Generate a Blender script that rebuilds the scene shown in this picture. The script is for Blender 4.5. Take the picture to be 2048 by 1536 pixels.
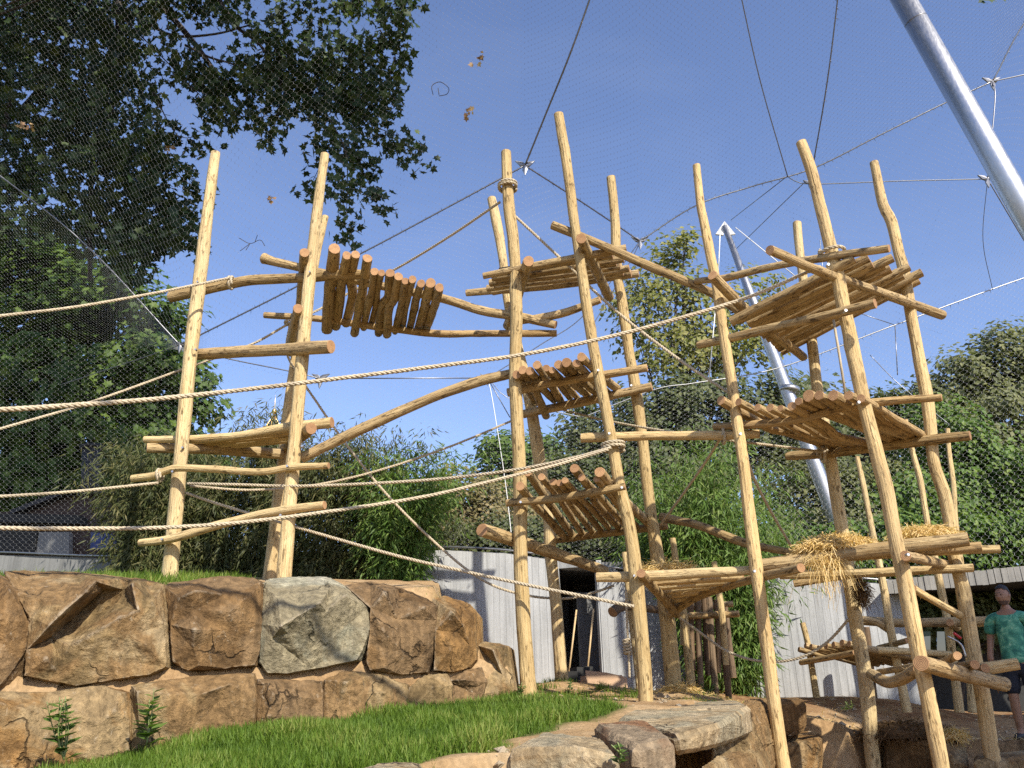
import bpy, bmesh, math, random
import numpy as np
from mathutils import Vector, Matrix, noise as mnoise
from mathutils.geometry import delaunay_2d_cdt

for _o in list(bpy.data.objects):
    bpy.data.objects.remove(_o)
SC = bpy.context.scene
COL = SC.collection
rng = np.random.default_rng(7)
random.seed(7)

# ------------------------------------------------------------------ camera, sky, sun, exposure
CAM_Z = 0.6
FPX = 1720.0
PITCH, ROLL = math.radians(20.5), math.radians(1.33)
SUN_EL, SUN_AZ = math.radians(39), math.radians(30)      # sun behind the camera, to its right
_f = np.array([0, math.cos(PITCH), math.sin(PITCH)])
_r0 = np.array([1.0, 0, 0]); _u0 = np.array([0, -math.sin(PITCH), math.cos(PITCH)])
_u = _u0*math.cos(ROLL)+_r0*math.sin(ROLL); _r = _r0*math.cos(ROLL)-_u0*math.sin(ROLL)
cam = bpy.data.cameras.new('camera'); cam.sensor_width = 36; cam.lens = FPX/2048*36
cam.clip_start = 0.05; cam.clip_end = 2000
camo = bpy.data.objects.new('camera', cam); COL.objects.link(camo)
camo.matrix_world = Matrix(((_r[0], _u[0], -_f[0], 0), (_r[1], _u[1], -_f[1], 0), (_r[2], _u[2], -_f[2], CAM_Z), (0, 0, 0, 1)))
SC.camera = camo
W = bpy.data.worlds.new('World'); SC.world = W; W.use_nodes = True
nt = W.node_tree; nt.nodes.clear()
sky = nt.nodes.new('ShaderNodeTexSky'); sky.sky_type = 'NISHITA'; sky.sun_disc = False
sky.sun_elevation = SUN_EL; sky.sun_rotation = math.pi-SUN_AZ
sky.air_density = 1.0; sky.dust_density = 0.6; sky.ozone_density = 3.0; sky.altitude = 100
bg = nt.nodes.new('ShaderNodeBackground'); bg.inputs[1].default_value = 0.12
wo = nt.nodes.new('ShaderNodeOutputWorld')
tint = nt.nodes.new('ShaderNodeMix'); tint.data_type = 'RGBA'; tint.blend_type = 'MULTIPLY'; tint.inputs[0].default_value = 1.0
tint.inputs[7].default_value = (1.02, 0.945, 1.03, 1); nt.links.new(sky.outputs[0], tint.inputs[6])
tc = nt.nodes.new('ShaderNodeTexCoord'); mp = nt.nodes.new('ShaderNodeMapping'); mp.inputs['Scale'].default_value = (1.6, 1.6, 5.0); mp.inputs['Rotation'].default_value = (0.2, 0.35, 0.5)
nt.links.new(tc.outputs['Generated'], mp.inputs['Vector'])
cn = nt.nodes.new('ShaderNodeTexNoise'); cn.inputs['Scale'].default_value = 1.5; cn.inputs['Detail'].default_value = 7; cn.inputs['Roughness'].default_value = 0.6; cn.inputs['Distortion'].default_value = 0.6
nt.links.new(mp.outputs[0], cn.inputs['Vector'])
cr = nt.nodes.new('ShaderNodeMapRange'); cr.inputs[1].default_value = 0.48; cr.inputs[2].default_value = 0.78; cr.inputs[4].default_value = 0.04; nt.links.new(cn.outputs[0], cr.inputs[0])
cm = nt.nodes.new('ShaderNodeMix'); cm.data_type = 'RGBA'; nt.links.new(cr.outputs[0], cm.inputs[0]); nt.links.new(tint.outputs[2], cm.inputs[6]); cm.inputs[7].default_value = (4.6, 5.0, 5.8, 1)   # thin cirrus
nt.links.new(cm.outputs[2], bg.inputs[0]); nt.links.new(bg.outputs[0], wo.inputs[0])
sl = bpy.data.lights.new('sun', 'SUN'); sl.energy = 4.0; sl.angle = math.radians(0.5); sl.color = (1.0, 0.935, 0.83)
so = bpy.data.objects.new('sun', sl); COL.objects.link(so)
SDIR = np.array([math.sin(SUN_AZ)*math.cos(SUN_EL), -math.cos(SUN_AZ)*math.cos(SUN_EL), math.sin(SUN_EL)])
so.rotation_euler = Vector(SDIR).to_track_quat('Z', 'Y').to_euler(); so.location = Vector(SDIR)*40
SC.view_settings.view_transform = 'Standard'; SC.view_settings.look = 'None'
SC.view_settings.exposure = 0.88; SC.view_settings.gamma = 1.0; SC.view_settings.use_curve_mapping = False
SC.render.engine = 'CYCLES'
SC.cycles.use_denoising = False
SC.cycles.max_bounces = 6; SC.cycles.diffuse_bounces = 3; SC.cycles.transparent_max_bounces = 8

# ------------------------------------------------------------------ measuring helpers (survey of the place from the photograph)
def P(px, py, Y):
    d = _f+_r*(px-1024)/FPX+_u*(768-py)/FPX
    return np.array([0, 0, CAM_Z])+d*(Y/d[1])
def PW(px, py, w, Y):
    d = _f+_r*(px-1024)/FPX+_u*(768-py)/FPX
    return np.array([0, 0, CAM_Z])+d*(Y/d[1]), 0.5*w/FPX*(Y/d[1])
def lerp(a, b, t): return a+(b-a)*t
def sstep(t):
    t = np.clip(t, 0, 1); return t*t*(3-2*t)

# ------------------------------------------------------------------ mesh helpers
WL = {}
def newmesh(name, V, polys, mats, mi=None, smooth=True, attrs=None):
    me = bpy.data.meshes.new(name)
    V = np.asarray(V, dtype=np.float32)
    me.vertices.add(len(V)); me.vertices.foreach_set('co', V.ravel())
    polys = [np.asarray(p, dtype=np.int32) for p in polys if len(p)]
    loops = np.concatenate([p.ravel() for p in polys])
    tot = np.concatenate([np.full(len(p), p.shape[1], dtype=np.int32) for p in polys])
    st = np.concatenate([[0], np.cumsum(tot)[:-1]]).astype(np.int32)
    me.loops.add(len(loops)); me.loops.foreach_set('vertex_index', loops)
    me.polygons.add(len(tot)); me.polygons.foreach_set('loop_start', st); me.polygons.foreach_set('loop_total', tot)
    for m in mats: me.materials.append(m)
    if mi is not None: me.polygons.foreach_set('material_index', np.asarray(mi, dtype=np.int32))
    me.polygons.foreach_set('use_smooth', (np.asarray(mi) == 0) if isinstance(smooth, str) else np.full(len(tot), smooth))
    if attrs:
        for k, a in attrs.items():
            a = np.asarray(a, dtype=np.float32)
            if a.ndim == 1:
                at = me.attributes.new(k, 'FLOAT', 'POINT'); at.data.foreach_set('value', a)
            else:
                at = me.attributes.new(k, 'FLOAT_VECTOR', 'POINT'); at.data.foreach_set('vector', a.ravel())
    me.update(calc_edges=True); me.validate(); return me
def link(name, me, parent=None, loc=(0, 0, 0)):
    o = bpy.data.objects.new(name, me); COL.objects.link(o)
    loc = np.asarray(loc, dtype=float); WL[o.name] = loc
    if parent is not None:
        o.parent = parent; o.location = loc-WL[parent.name]
    else: o.location = loc
    return o
def obj(name, V, polys, mats, parent=None, mi=None, smooth=True, attrs=None, origin=None):
    V = np.asarray(V, dtype=float)
    c = V.mean(0) if origin is None else np.asarray(origin, float)
    if not isinstance(mats, (list, tuple)): mats = [mats]
    return link(name, newmesh(name, V-c, polys, mats, mi, smooth, attrs), parent, c)
def empty(name, loc):
    return link(name, None, None, loc)
def tag(o, label=None, cat=None, group=None, kind=None):
    if label: o['label'] = label
    if cat: o['category'] = cat
    if group: o['group'] = group
    if kind: o['kind'] = kind
    return o
class MB:
    def __init__(s): s.V = []; s.F = {}; s.n = 0; s.A = {}
    def add(s, V, polys, mi=0, attrs=None):
        V = np.asarray(V, float); 
        for p in polys:
            p = np.asarray(p)
            if len(p): s.F.setdefault((p.shape[1], mi), []).append(p+s.n)
        s.V.append(V); s.n += len(V)
        for k in (attrs or {}): s.A.setdefault(k, []).append(np.asarray(attrs[k], float))
    def obj(s, name, mats, parent=None, smooth=True, origin=None):
        polys, mi = [], []
        for (k, m), ps in s.F.items():
            p = np.concatenate(ps); polys.append(p); mi += [m]*len(p)
        at = {k: np.concatenate(a) for k, a in s.A.items()} or None
        return obj(name, np.concatenate(s.V), polys, mats, parent, mi, smooth, at, origin)
def box(c, s, rz=0.0):
    c = np.asarray(c, float); s = np.asarray(s, float)/2
    V = np.array([[x, y, z] for x in (-1, 1) for y in (-1, 1) for z in (-1, 1)])*s
    cz, sz = math.cos(rz), math.sin(rz)
    V = np.stack([V[:, 0]*cz-V[:, 1]*sz, V[:, 0]*sz+V[:, 1]*cz, V[:, 2]], 1)+c
    return V, [np.array([[0, 1, 3, 2], [4, 6, 7, 5], [0, 4, 5, 1], [2, 3, 7, 6], [0, 2, 6, 4], [1, 5, 7, 3]])]
def spline(pts, step):
    pts = np.asarray(pts, float)
    if len(pts) == 2:
        n = max(2, int(np.linalg.norm(pts[1, :3]-pts[0, :3])/step)+1)
        t = np.linspace(0, 1, n)[:, None]; return pts[0]*(1-t)+pts[1]*t
    Q = np.vstack([2*pts[0]-pts[1], pts, 2*pts[-1]-pts[-2]])
    out = []
    for i in range(1, len(Q)-2):
        n = max(2, int(np.linalg.norm(Q[i+1, :3]-Q[i, :3])/step)+1)
        t = np.linspace(0, 1, n, endpoint=False)[:, None]
        a, b, c, d = Q[i-1], Q[i], Q[i+1], Q[i+2]
        out.append(0.5*((2*b)+(c-a)*t+(2*a-5*b+4*c-d)*t*t+(3*b-a-3*c+d)*t**3))
    out.append(Q[-2][None]); return np.vstack(out)
def frames(path):
    T = np.gradient(path, axis=0); T /= np.linalg.norm(T, axis=1)[:, None]+1e-9
    n = np.cross(T[0], [0.13, 0.31, 0.94]); n /= np.linalg.norm(n)
    N = [n]
    for i in range(1, len(path)):
        n = n-T[i]*np.dot(n, T[i]); n = n/np.linalg.norm(n); N.append(n)
    N = np.array(N); return T, N, np.cross(T, N)
def tube(path, rad, sides=8, caps=True):
    path = np.asarray(path, float); n = len(path)
    rad = np.broadcast_to(np.asarray(rad, float), (n,)) if np.ndim(rad) < 2 else rad
    T, N, B = frames(path)
    a = np.linspace(0, 2*np.pi, sides, endpoint=False)
    R = rad[:, None] if np.ndim(rad) == 1 else rad
    V = path[:, None]+R[..., None]*(np.cos(a)[None, :, None]*N[:, None]+np.sin(a)[None, :, None]*B[:, None])
    V = V.reshape(-1, 3)
    i = np.arange(n-1)[:, None]*sides; j = np.arange(sides)[None]; k = (j+1) % sides
    F = [np.stack([i+j, i+k, i+sides+k, i+sides+j], -1).reshape(-1, 4)]
    if caps:
        F.append(np.arange(sides)[::-1][None]); F.append((np.arange(sides)+(n-1)*sides)[None])
    return V, F

# ------------------------------------------------------------------ materials
def mat(name):
    m = bpy.data.materials.new(name); m.use_nodes = True
    n = m.node_tree; n.nodes.clear()
    o = n.nodes.new('ShaderNodeOutputMaterial'); b = n.nodes.new('ShaderNodeBsdfPrincipled')
    n.links.new(b.outputs[0], o.inputs[0]); return m, n, b, o
def N(n, t, **k):
    x = n.nodes.new(t)
    for a, v in k.items(): setattr(x, a, v)
    return x
def noise(n, vec, scale, detail=4, rough=0.55, dist=0.0):
    x = N(n, 'ShaderNodeTexNoise'); x.inputs['Scale'].default_value = scale; x.inputs['Detail'].default_value = detail
    x.inputs['Roughness'].default_value = rough; x.inputs['Distortion'].default_value = dist
    if vec is not None: n.links.new(vec, x.inputs['Vector'])
    return x.outputs[0]
def ramp(n, fac, stops):
    x = N(n, 'ShaderNodeValToRGB'); e = x.color_ramp.elements
    while len(e) < len(stops): e.new(0.5)
    for q, (p, c) in zip(e, stops): q.position = p; q.color = (*c, 1) if len(c) == 3 else c
    n.links.new(fac, x.inputs[0]); return x.outputs[0]
def mapping(n, vec, scale, loc=None):
    x = N(n, 'ShaderNodeMapping'); x.inputs['Scale'].default_value = scale
    n.links.new(vec, x.inputs['Vector'])
    if loc is not None: n.links.new(loc, x.inputs['Location'])
    return x.outputs[0]
def mixc(n, fac, a, b, mode='MIX'):
    x = N(n, 'ShaderNodeMix', data_type='RGBA', blend_type=mode)
    for s, v in ((0, fac), (6, a), (7, b)):
        if isinstance(v, (int, float)): x.inputs[s].default_value = v
        elif isinstance(v, tuple): x.inputs[s].default_value = (*v, 1)
        else: n.links.new(v, x.inputs[s])
    return x.outputs[2]
def bump(n, b, h, strength=0.4, dist=0.01):
    x = N(n, 'ShaderNodeBump'); x.inputs['Strength'].default_value = strength; x.inputs['Distance'].default_value = dist
    n.links.new(h, x.inputs['Height']); n.links.new(x.outputs[0], b.inputs['Normal'])
def pos(n): return N(n, 'ShaderNodeNewGeometry').outputs['Position']
def attr(n, name, out='Vector'): return N(n, 'ShaderNodeAttribute', attribute_name=name).outputs[out]
def objrnd(n): return N(n, 'ShaderNodeObjectInfo').outputs['Random']
def simple(name, col, rough=0.8, metal=0.0, var=0.25, scale=12):
    m, n, b, o = mat(name)
    f = noise(n, pos(n), scale, 5)
    c = ramp(n, f, [(0.3, tuple(x*(1-var) for x in col)), (0.7, tuple(min(1, x*(1+var)) for x in col))])
    n.links.new(c, b.inputs['Base Color']); b.inputs['Roughness'].default_value = rough; b.inputs['Metallic'].default_value = metal
    bump(n, b, noise(n, pos(n), scale*6, 3), 0.2, 0.004); return m
def wood(name, light, mid, dark, fleck=0.62):
    m, n, b, o = mat(name)
    lc = attr(n, 'lc'); rnd = objrnd(n)
    sh = N(n, 'ShaderNodeCombineXYZ')
    mu = N(n, 'ShaderNodeMath', operation='MULTIPLY'); mu.inputs[1].default_value = 37.0; n.links.new(rnd, mu.inputs[0])
    n.links.new(mu.outputs[0], sh.inputs[2]); n.links.new(mu.outputs[0], sh.inputs[0])
    loc = sh.outputs[0]
    grain = noise(n, mapping(n, lc, (46, 46, 1.6), loc), 1.0, 5, 0.6, 0.4)
    patch = noise(n, mapping(n, lc, (9, 9, 2.2), loc), 1.0, 4, 0.6)
    flk = noise(n, mapping(n, lc, (30, 30, 7), loc), 1.0, 6, 0.65, 0.6)
    vo = N(n, 'ShaderNodeTexVoronoi'); vo.inputs['Scale'].default_value = 1.0
    n.links.new(mapping(n, lc, (11, 11, 4.2), loc), vo.inputs['Vector'])
    c = ramp(n, grain, [(0.28, dark), (0.42, mid), (0.62, light)])
    c = mixc(n, ramp(n, patch, [(0.40, (0, 0, 0)), (0.68, (1, 1, 1))]), c, mixc(n, 0.55, c, dark))
    c = mixc(n, ramp(n, flk, [(fleck, (0, 0, 0)), (fleck+0.05, (0.85, 0.85, 0.85))]), c, tuple(x*0.42 for x in dark))
    c = mixc(n, ramp(n, vo.outputs['Distance'], [(0.09, (0.9, 0.9, 0.9)), (0.19, (0, 0, 0))]), c, tuple(x*0.35 for x in dark))
    tone = ramp(n, rnd, [(0.0, (0.72, 0.68, 0.60)), (0.25, (0.92, 0.90, 0.86)), (0.6, (1, 1, 1)), (1.0, (1.0, 0.93, 0.82))])
    wth = N(n, 'ShaderNodeMath', operation='MULTIPLY'); n.links.new(ramp(n, noise(n, mapping(n, lc, (5, 5, 0.8), loc), 1.0, 3), [(0.42, (0, 0, 0)), (0.66, (1, 1, 1))]), wth.inputs[0]); n.links.new(rnd, wth.inputs[1])
    c = mixc(n, wth.outputs[0], c, mixc(n, 0.45, c, (0.30, 0.23, 0.14)))
    c = mixc(n, 1.0, c, tone, 'MULTIPLY')
    n.links.new(c, b.inputs['Base Color']); b.inputs['Roughness'].default_value = 0.72
    b.inputs['Specular IOR Level'].default_value = 0.25
    ad = N(n, 'ShaderNodeMath', operation='ADD'); n.links.new(grain, ad.inputs[0]); n.links.new(patch, ad.inputs[1])
    bump(n, b, ad.outputs[0], 0.9, 0.03)
    return m
M = {}
M['post'] = wood('debarked_pale_wood', (0.70, 0.555, 0.30), (0.62, 0.47, 0.235), (0.42, 0.285, 0.12), 0.575)
M['log'] = wood('debarked_brown_wood', (0.54, 0.41, 0.215), (0.43, 0.305, 0.148), (0.24, 0.15, 0.06), 0.555)
M['oldlog'] = wood('weathered_dark_wood', (0.22, 0.15, 0.09), (0.15, 0.10, 0.06), (0.08, 0.05, 0.03), 0.6)
def endgrain():
    m, n, b, o = mat('cut_end_grain')
    lc = attr(n, 'lc'); s = N(n, 'ShaderNodeSeparateXYZ'); n.links.new(lc, s.inputs[0])
    c2 = N(n, 'ShaderNodeCombineXYZ'); n.links.new(s.outputs[0], c2.inputs[0]); n.links.new(s.outputs[1], c2.inputs[1])
    w = N(n, 'ShaderNodeTexWave', wave_type='RINGS', rings_direction='Z'); w.inputs['Scale'].default_value = 24
    w.inputs['Distortion'].default_value = 2.2; w.inputs['Detail'].default_value = 3; n.links.new(c2.outputs[0], w.inputs[0])
    c = ramp(n, w.outputs['Fac'], [(0.2, (0.36, 0.20, 0.09)), (0.8, (0.52, 0.31, 0.145))])
    c = mixc(n, ramp(n, noise(n, lc, 16, 4), [(0.45, (0, 0, 0)), (0.7, (0.7, 0.7, 0.7))]), c, (0.30, 0.16, 0.075))
    c = mixc(n, 1.0, c, ramp(n, objrnd(n), [(0, (0.72, 0.68, 0.66)), (1, (1, 1, 1))]), 'MULTIPLY')
    n.links.new(c, b.inputs['Base Color']); b.inputs['Roughness'].default_value = 0.85
    bump(n, b, w.outputs['Fac'], 0.3, 0.004); return m
M['end'] = endgrain()
def ropemat():
    m, n, b, o = mat('hemp_rope')
    lc = attr(n, 'lc')
    c = ramp(n, noise(n, mapping(n, lc, (120, 120, 14)), 1.0, 4), [(0.3, (0.33, 0.265, 0.17)), (0.65, (0.55, 0.47, 0.33))])
    c = mixc(n, ramp(n, noise(n, pos(n), 1.3, 3), [(0.58, (0, 0, 0)), (0.72, (0.6, 0.6, 0.6))]), c, (0.2, 0.16, 0.11))
    n.links.new(c, b.inputs['Base Color']); b.inputs['Roughness'].default_value = 0.85
    bump(n, b, noise(n, mapping(n, lc, (300, 300, 60)), 1.0, 3), 0.5, 0.004); return m
M['rope'] = ropemat()
def stone(name, c0, c1, c2, alt):
    m, n, b, o = mat(name)
    p = pos(n); rnd = objrnd(n)
    sh = N(n, 'ShaderNodeCombineXYZ'); mu = N(n, 'ShaderNodeMath', operation='MULTIPLY'); mu.inputs[1].default_value = 19
    n.links.new(rnd, mu.inputs[0]); n.links.new(mu.outputs[0], sh.inputs[0]); n.links.new(mu.outputs[0], sh.inputs[1])
    pv = mapping(n, p, (1, 1, 1), sh.outputs[0])
    big = noise(n, pv, 1.7, 6, 0.62, 0.9); fine = noise(n, pv, 18, 9, 0.7, 0.3); mid = noise(n, pv, 6, 6, 0.65, 0.5)
    c = ramp(n, big, [(0.34, c0), (0.48, c1), (0.62, c2)])
    c = mixc(n, ramp(n, noise(n, pv, 1.1, 5, 0.6, 1.2), [(0.47, (0, 0, 0)), (0.54, (0.9, 0.9, 0.9))]), c, alt)
    c = mixc(n, 0.5, c, mixc(n, 1.0, c, ramp(n, mid, [(0.30, (0.5, 0.48, 0.46)), (0.66, (1.3, 1.28, 1.25))]), 'MULTIPLY'))
    c = mixc(n, 0.75, c, mixc(n, 1.0, c, ramp(n, fine, [(0.28, (0.4, 0.38, 0.36)), (0.68, (1.4, 1.36, 1.3))]), 'MULTIPLY'))
    # saw marks and rain streaks running down the quarried faces
    vs = noise(n, mapping(n, pv, (17, 17, 0.9)), 1.0, 5, 0.6, 0.3)
    c = mixc(n, 0.45, c, mixc(n, 1.0, c, ramp(n, vs, [(0.35, (0.45, 0.43, 0.42)), (0.62, (1.35, 1.3, 1.25))]), 'MULTIPLY'))
    # cracks: thin dark lines wandering over the face
    wv = N(n, 'ShaderNodeVectorMath', operation='MULTIPLY_ADD'); wn = N(n, 'ShaderNodeTexNoise'); wn.inputs['Scale'].default_value = 2.5; wn.inputs['Detail'].default_value = 6
    n.links.new(pv, wn.inputs['Vector']); n.links.new(wn.outputs['Color'], wv.inputs[0]); wv.inputs[1].default_value = (0.9, 0.9, 0.9); n.links.new(pv, wv.inputs[2])
    ve = N(n, 'ShaderNodeTexVoronoi', feature='DISTANCE_TO_EDGE'); ve.inputs['Scale'].default_value = 1.5; n.links.new(wv.outputs[0], ve.inputs['Vector'])
    ck = N(n, 'ShaderNodeMath', operation='MULTIPLY'); n.links.new(ramp(n, ve.outputs['Distance'], [(0.004, (1, 1, 1)), (0.022, (0, 0, 0))]), ck.inputs[0])
    n.links.new(ramp(n, noise(n, pv, 1.9, 3), [(0.52, (0, 0, 0)), (0.62, (0.8, 0.8, 0.8))]), ck.inputs[1])
    c = mixc(n, ck.outputs[0], c, tuple(x*0.3 for x in c0))
    scr = noise(n, mapping(n, pv, (7, 7, 4)), 1.6, 10, 0.78, 1.6)
    c = mixc(n, ramp(n, scr, [(0.60, (0, 0, 0)), (0.655, (0.8, 0.8, 0.8))]), c, (0.40, 0.33, 0.23))
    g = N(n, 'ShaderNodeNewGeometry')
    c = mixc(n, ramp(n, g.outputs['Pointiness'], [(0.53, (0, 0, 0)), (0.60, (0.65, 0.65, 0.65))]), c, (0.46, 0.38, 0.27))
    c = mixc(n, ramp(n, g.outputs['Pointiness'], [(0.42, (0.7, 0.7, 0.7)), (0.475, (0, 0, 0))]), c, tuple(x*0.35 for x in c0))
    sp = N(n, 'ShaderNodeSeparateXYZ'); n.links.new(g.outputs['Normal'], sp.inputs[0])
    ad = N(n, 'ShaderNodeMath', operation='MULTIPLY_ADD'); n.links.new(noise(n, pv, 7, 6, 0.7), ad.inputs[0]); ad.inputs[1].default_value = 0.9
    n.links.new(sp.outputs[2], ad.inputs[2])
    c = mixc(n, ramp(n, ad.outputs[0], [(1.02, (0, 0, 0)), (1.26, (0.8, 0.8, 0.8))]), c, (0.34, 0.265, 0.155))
    n.links.new(c, b.inputs['Base Color']); b.inputs['Roughness'].default_value = 0.88
    b.inputs['Specular IOR Level'].default_value = 0.2
    ad3 = N(n, 'ShaderNodeMath', operation='ADD'); n.links.new(fine, ad3.inputs[0]); n.links.new(mid, ad3.inputs[1])
    ad2 = N(n, 'ShaderNodeMath', operation='SUBTRACT'); n.links.new(ad3.outputs[0], ad2.inputs[0]); n.links.new(ck.outputs[0], ad2.inputs[1])
    bump(n, b, ad2.outputs[0], 0.8, 0.05); return m
M['st_brown'] = stone('brown_sandstone', (0.07, 0.044, 0.02), (0.15, 0.092, 0.040), (0.24, 0.15, 0.066), (0.20, 0.135, 0.07))
M['st_orange'] = stone('ochre_sandstone', (0.14, 0.083, 0.033), (0.25, 0.148, 0.056), (0.35, 0.22, 0.09), (0.29, 0.22, 0.12))
M['st_red'] = stone('reddish_sandstone', (0.13, 0.07, 0.036), (0.22, 0.118, 0.06), (0.31, 0.19, 0.105), (0.28, 0.225, 0.15))
M['st_grey'] = stone('grey_green_greywacke', (0.17, 0.165, 0.11), (0.29, 0.285, 0.21), (0.40, 0.39, 0.30), (0.27, 0.235, 0.15))
M['st_tan'] = stone('tan_sandstone', (0.13, 0.093, 0.043), (0.26, 0.188, 0.092), (0.38, 0.295, 0.17), (0.22, 0.14, 0.063))
M['st_pale'] = stone('pale_buff_slab', (0.24, 0.175, 0.095), (0.36, 0.285, 0.17), (0.45, 0.375, 0.245), (0.32, 0.29, 0.20))
def ground_mat():
    m, n, b, o = mat('sandy_soil')
    p = pos(n); big = noise(n, p, 0.9, 6, 0.6, 0.4); fine = noise(n, p, 22, 8, 0.7)
    c = ramp(n, big, [(0.3, (0.24, 0.15, 0.075)), (0.5, (0.38, 0.255, 0.13)), (0.68, (0.46, 0.34, 0.20))])
    c = mixc(n, 0.6, c, mixc(n, 1.0, c, ramp(n, fine, [(0.3, (0.4, 0.38, 0.35)), (0.7, (1.35, 1.3, 1.25))]), 'MULTIPLY'))
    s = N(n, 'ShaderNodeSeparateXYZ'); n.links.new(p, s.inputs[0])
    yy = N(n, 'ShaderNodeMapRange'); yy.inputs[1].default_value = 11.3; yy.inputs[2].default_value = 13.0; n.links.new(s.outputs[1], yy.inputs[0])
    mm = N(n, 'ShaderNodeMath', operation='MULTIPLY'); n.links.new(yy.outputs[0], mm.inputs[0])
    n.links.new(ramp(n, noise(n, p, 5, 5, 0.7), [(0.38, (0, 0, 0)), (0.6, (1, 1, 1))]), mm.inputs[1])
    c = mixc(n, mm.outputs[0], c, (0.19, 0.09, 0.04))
    gm = N(n, 'ShaderNodeMath', operation='MULTIPLY'); n.links.new(attr(n, 'turf', 'Fac'), gm.inputs[0])
    n.links.new(ramp(n, noise(n, p, 9, 4), [(0.3, (0.75, 0.75, 0.75)), (0.7, (1, 1, 1))]), gm.inputs[1])
    c = mixc(n, gm.outputs[0], c, (0.055, 0.085, 0.02))
    n.links.new(c, b.inputs['Base Color']); b.inputs['Roughness'].default_value = 0.95
    b.inputs['Specular IOR Level'].default_value = 0.1
    bump(n, b, fine, 0.8, 0.03); return m
M['ground'] = ground_mat()
def leafmat(name, c0, c1, c2, trans=0.35, rough=0.55):
    m, n, b, o = mat(name)
    c = ramp(n, attr(n, 'rnd', 'Fac'), [(0.0, c0), (0.55, c1), (1.0, c2)])
    n.links.new(c, b.inputs['Base Color']); b.inputs['Roughness'].default_value = rough; b.inputs['Specular IOR Level'].default_value = 0.3
    t = N(n, 'ShaderNodeBsdfTranslucent'); n.links.new(mixc(n, 1.0, c, (1.25, 1.35, 0.6), 'MULTIPLY'), t.inputs[0])
    mx = N(n, 'ShaderNodeMixShader'); mx.inputs[0].default_value = trans
    n.links.new(b.outputs[0], mx.inputs[1]); n.links.new(t.outputs[0], mx.inputs[2]); n.links.new(mx.outputs[0], o.inputs[0]); return m
M['lf_plane'] = leafmat('plane_leaf', (0.020, 0.040, 0.014), (0.034, 0.062, 0.020), (0.085, 0.12, 0.03), 0.25)
M['lf_maple'] = leafmat('sunlit_maple_leaf', (0.045, 0.085, 0.016), (0.080, 0.138, 0.024), (0.15, 0.215, 0.042))
M['lf_linden'] = leafmat('linden_leaf', (0.14, 0.16, 0.035), (0.215, 0.225, 0.055), (0.30, 0.28, 0.09))
M['lf_dark'] = leafmat('dark_tree_leaf', (0.06, 0.082, 0.03), (0.10, 0.122, 0.045), (0.15, 0.165, 0.065))
M['lf_olive'] = leafmat('olive_tree_leaf', (0.10, 0.115, 0.045), (0.15, 0.165, 0.06), (0.22, 0.225, 0.09))
M['lf_tan'] = leafmat('tan_shrub_leaf', (0.13, 0.125, 0.045), (0.24, 0.20, 0.085), (0.38, 0.30, 0.15))
M['lf_bamboo'] = leafmat('bamboo_leaf', (0.055, 0.105, 0.016), (0.10, 0.175, 0.028), (0.19, 0.25, 0.06), 0.3)
M['lf_dry_shade'] = leafmat('dry_shade_bamboo_leaf', (0.042, 0.055, 0.016), (0.075, 0.085, 0.026), (0.15, 0.135, 0.05), 0.25)  # dry tone, darkened further to paint shade on the left clumps
M['lf_weed'] = leafmat('weed_leaf', (0.05, 0.10, 0.018), (0.09, 0.16, 0.03), (0.14, 0.22, 0.05), 0.3)
M['grass'] = leafmat('lawn_grass', (0.058, 0.110, 0.011), (0.128, 0.208, 0.022), (0.30, 0.31, 0.085), 0.35, 0.6)
M['lf_dead'] = leafmat('dead_leaf', (0.20, 0.10, 0.04), (0.34, 0.20, 0.09), (0.52, 0.36, 0.18), 0.3)
M['straw'] = leafmat('wood_wool', (0.52, 0.35, 0.13), (0.70, 0.50, 0.21), (0.80, 0.62, 0.32), 0.25, 0.7)
M['fibre'] = leafmat('brown_fibre', (0.08, 0.045, 0.018), (0.13, 0.075, 0.03), (0.20, 0.12, 0.05), 0.15, 0.8)
M['bark'] = simple('tree_bark', (0.045, 0.036, 0.028), 0.9, 0, 0.4, 7)
M['culm'] = simple('bamboo_culm', (0.16, 0.19, 0.06), 0.5, 0, 0.3, 5)
def steelmat(name, col, rough):
    m, n, b, o = mat(name)
    b.inputs['Base Color'].default_value = (*col, 1); b.inputs['Metallic'].default_value = 1.0
    n.links.new(ramp(n, noise(n, mapping(n, pos(n), (1, 1, 0.3)), 30, 4), [(0.3, (rough-0.06,)*3), (0.7, (rough+0.07,)*3)]), b.inputs['Roughness'])
    return m
M['steel'] = steelmat('brushed_steel', (0.50, 0.50, 0.50), 0.40)
M['wire'] = steelmat('steel_wire', (0.36, 0.36, 0.35), 0.42)
M['net'] = simple('galvanised_net_wire', (0.30, 0.30, 0.30), 0.45, 0, 0.1)
M['cable'] = steelmat('dark_cable', (0.24, 0.24, 0.25), 0.42)
M['white'] = simple('white_painted_steel', (0.78, 0.78, 0.76), 0.4, 0, 0.05)
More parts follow.
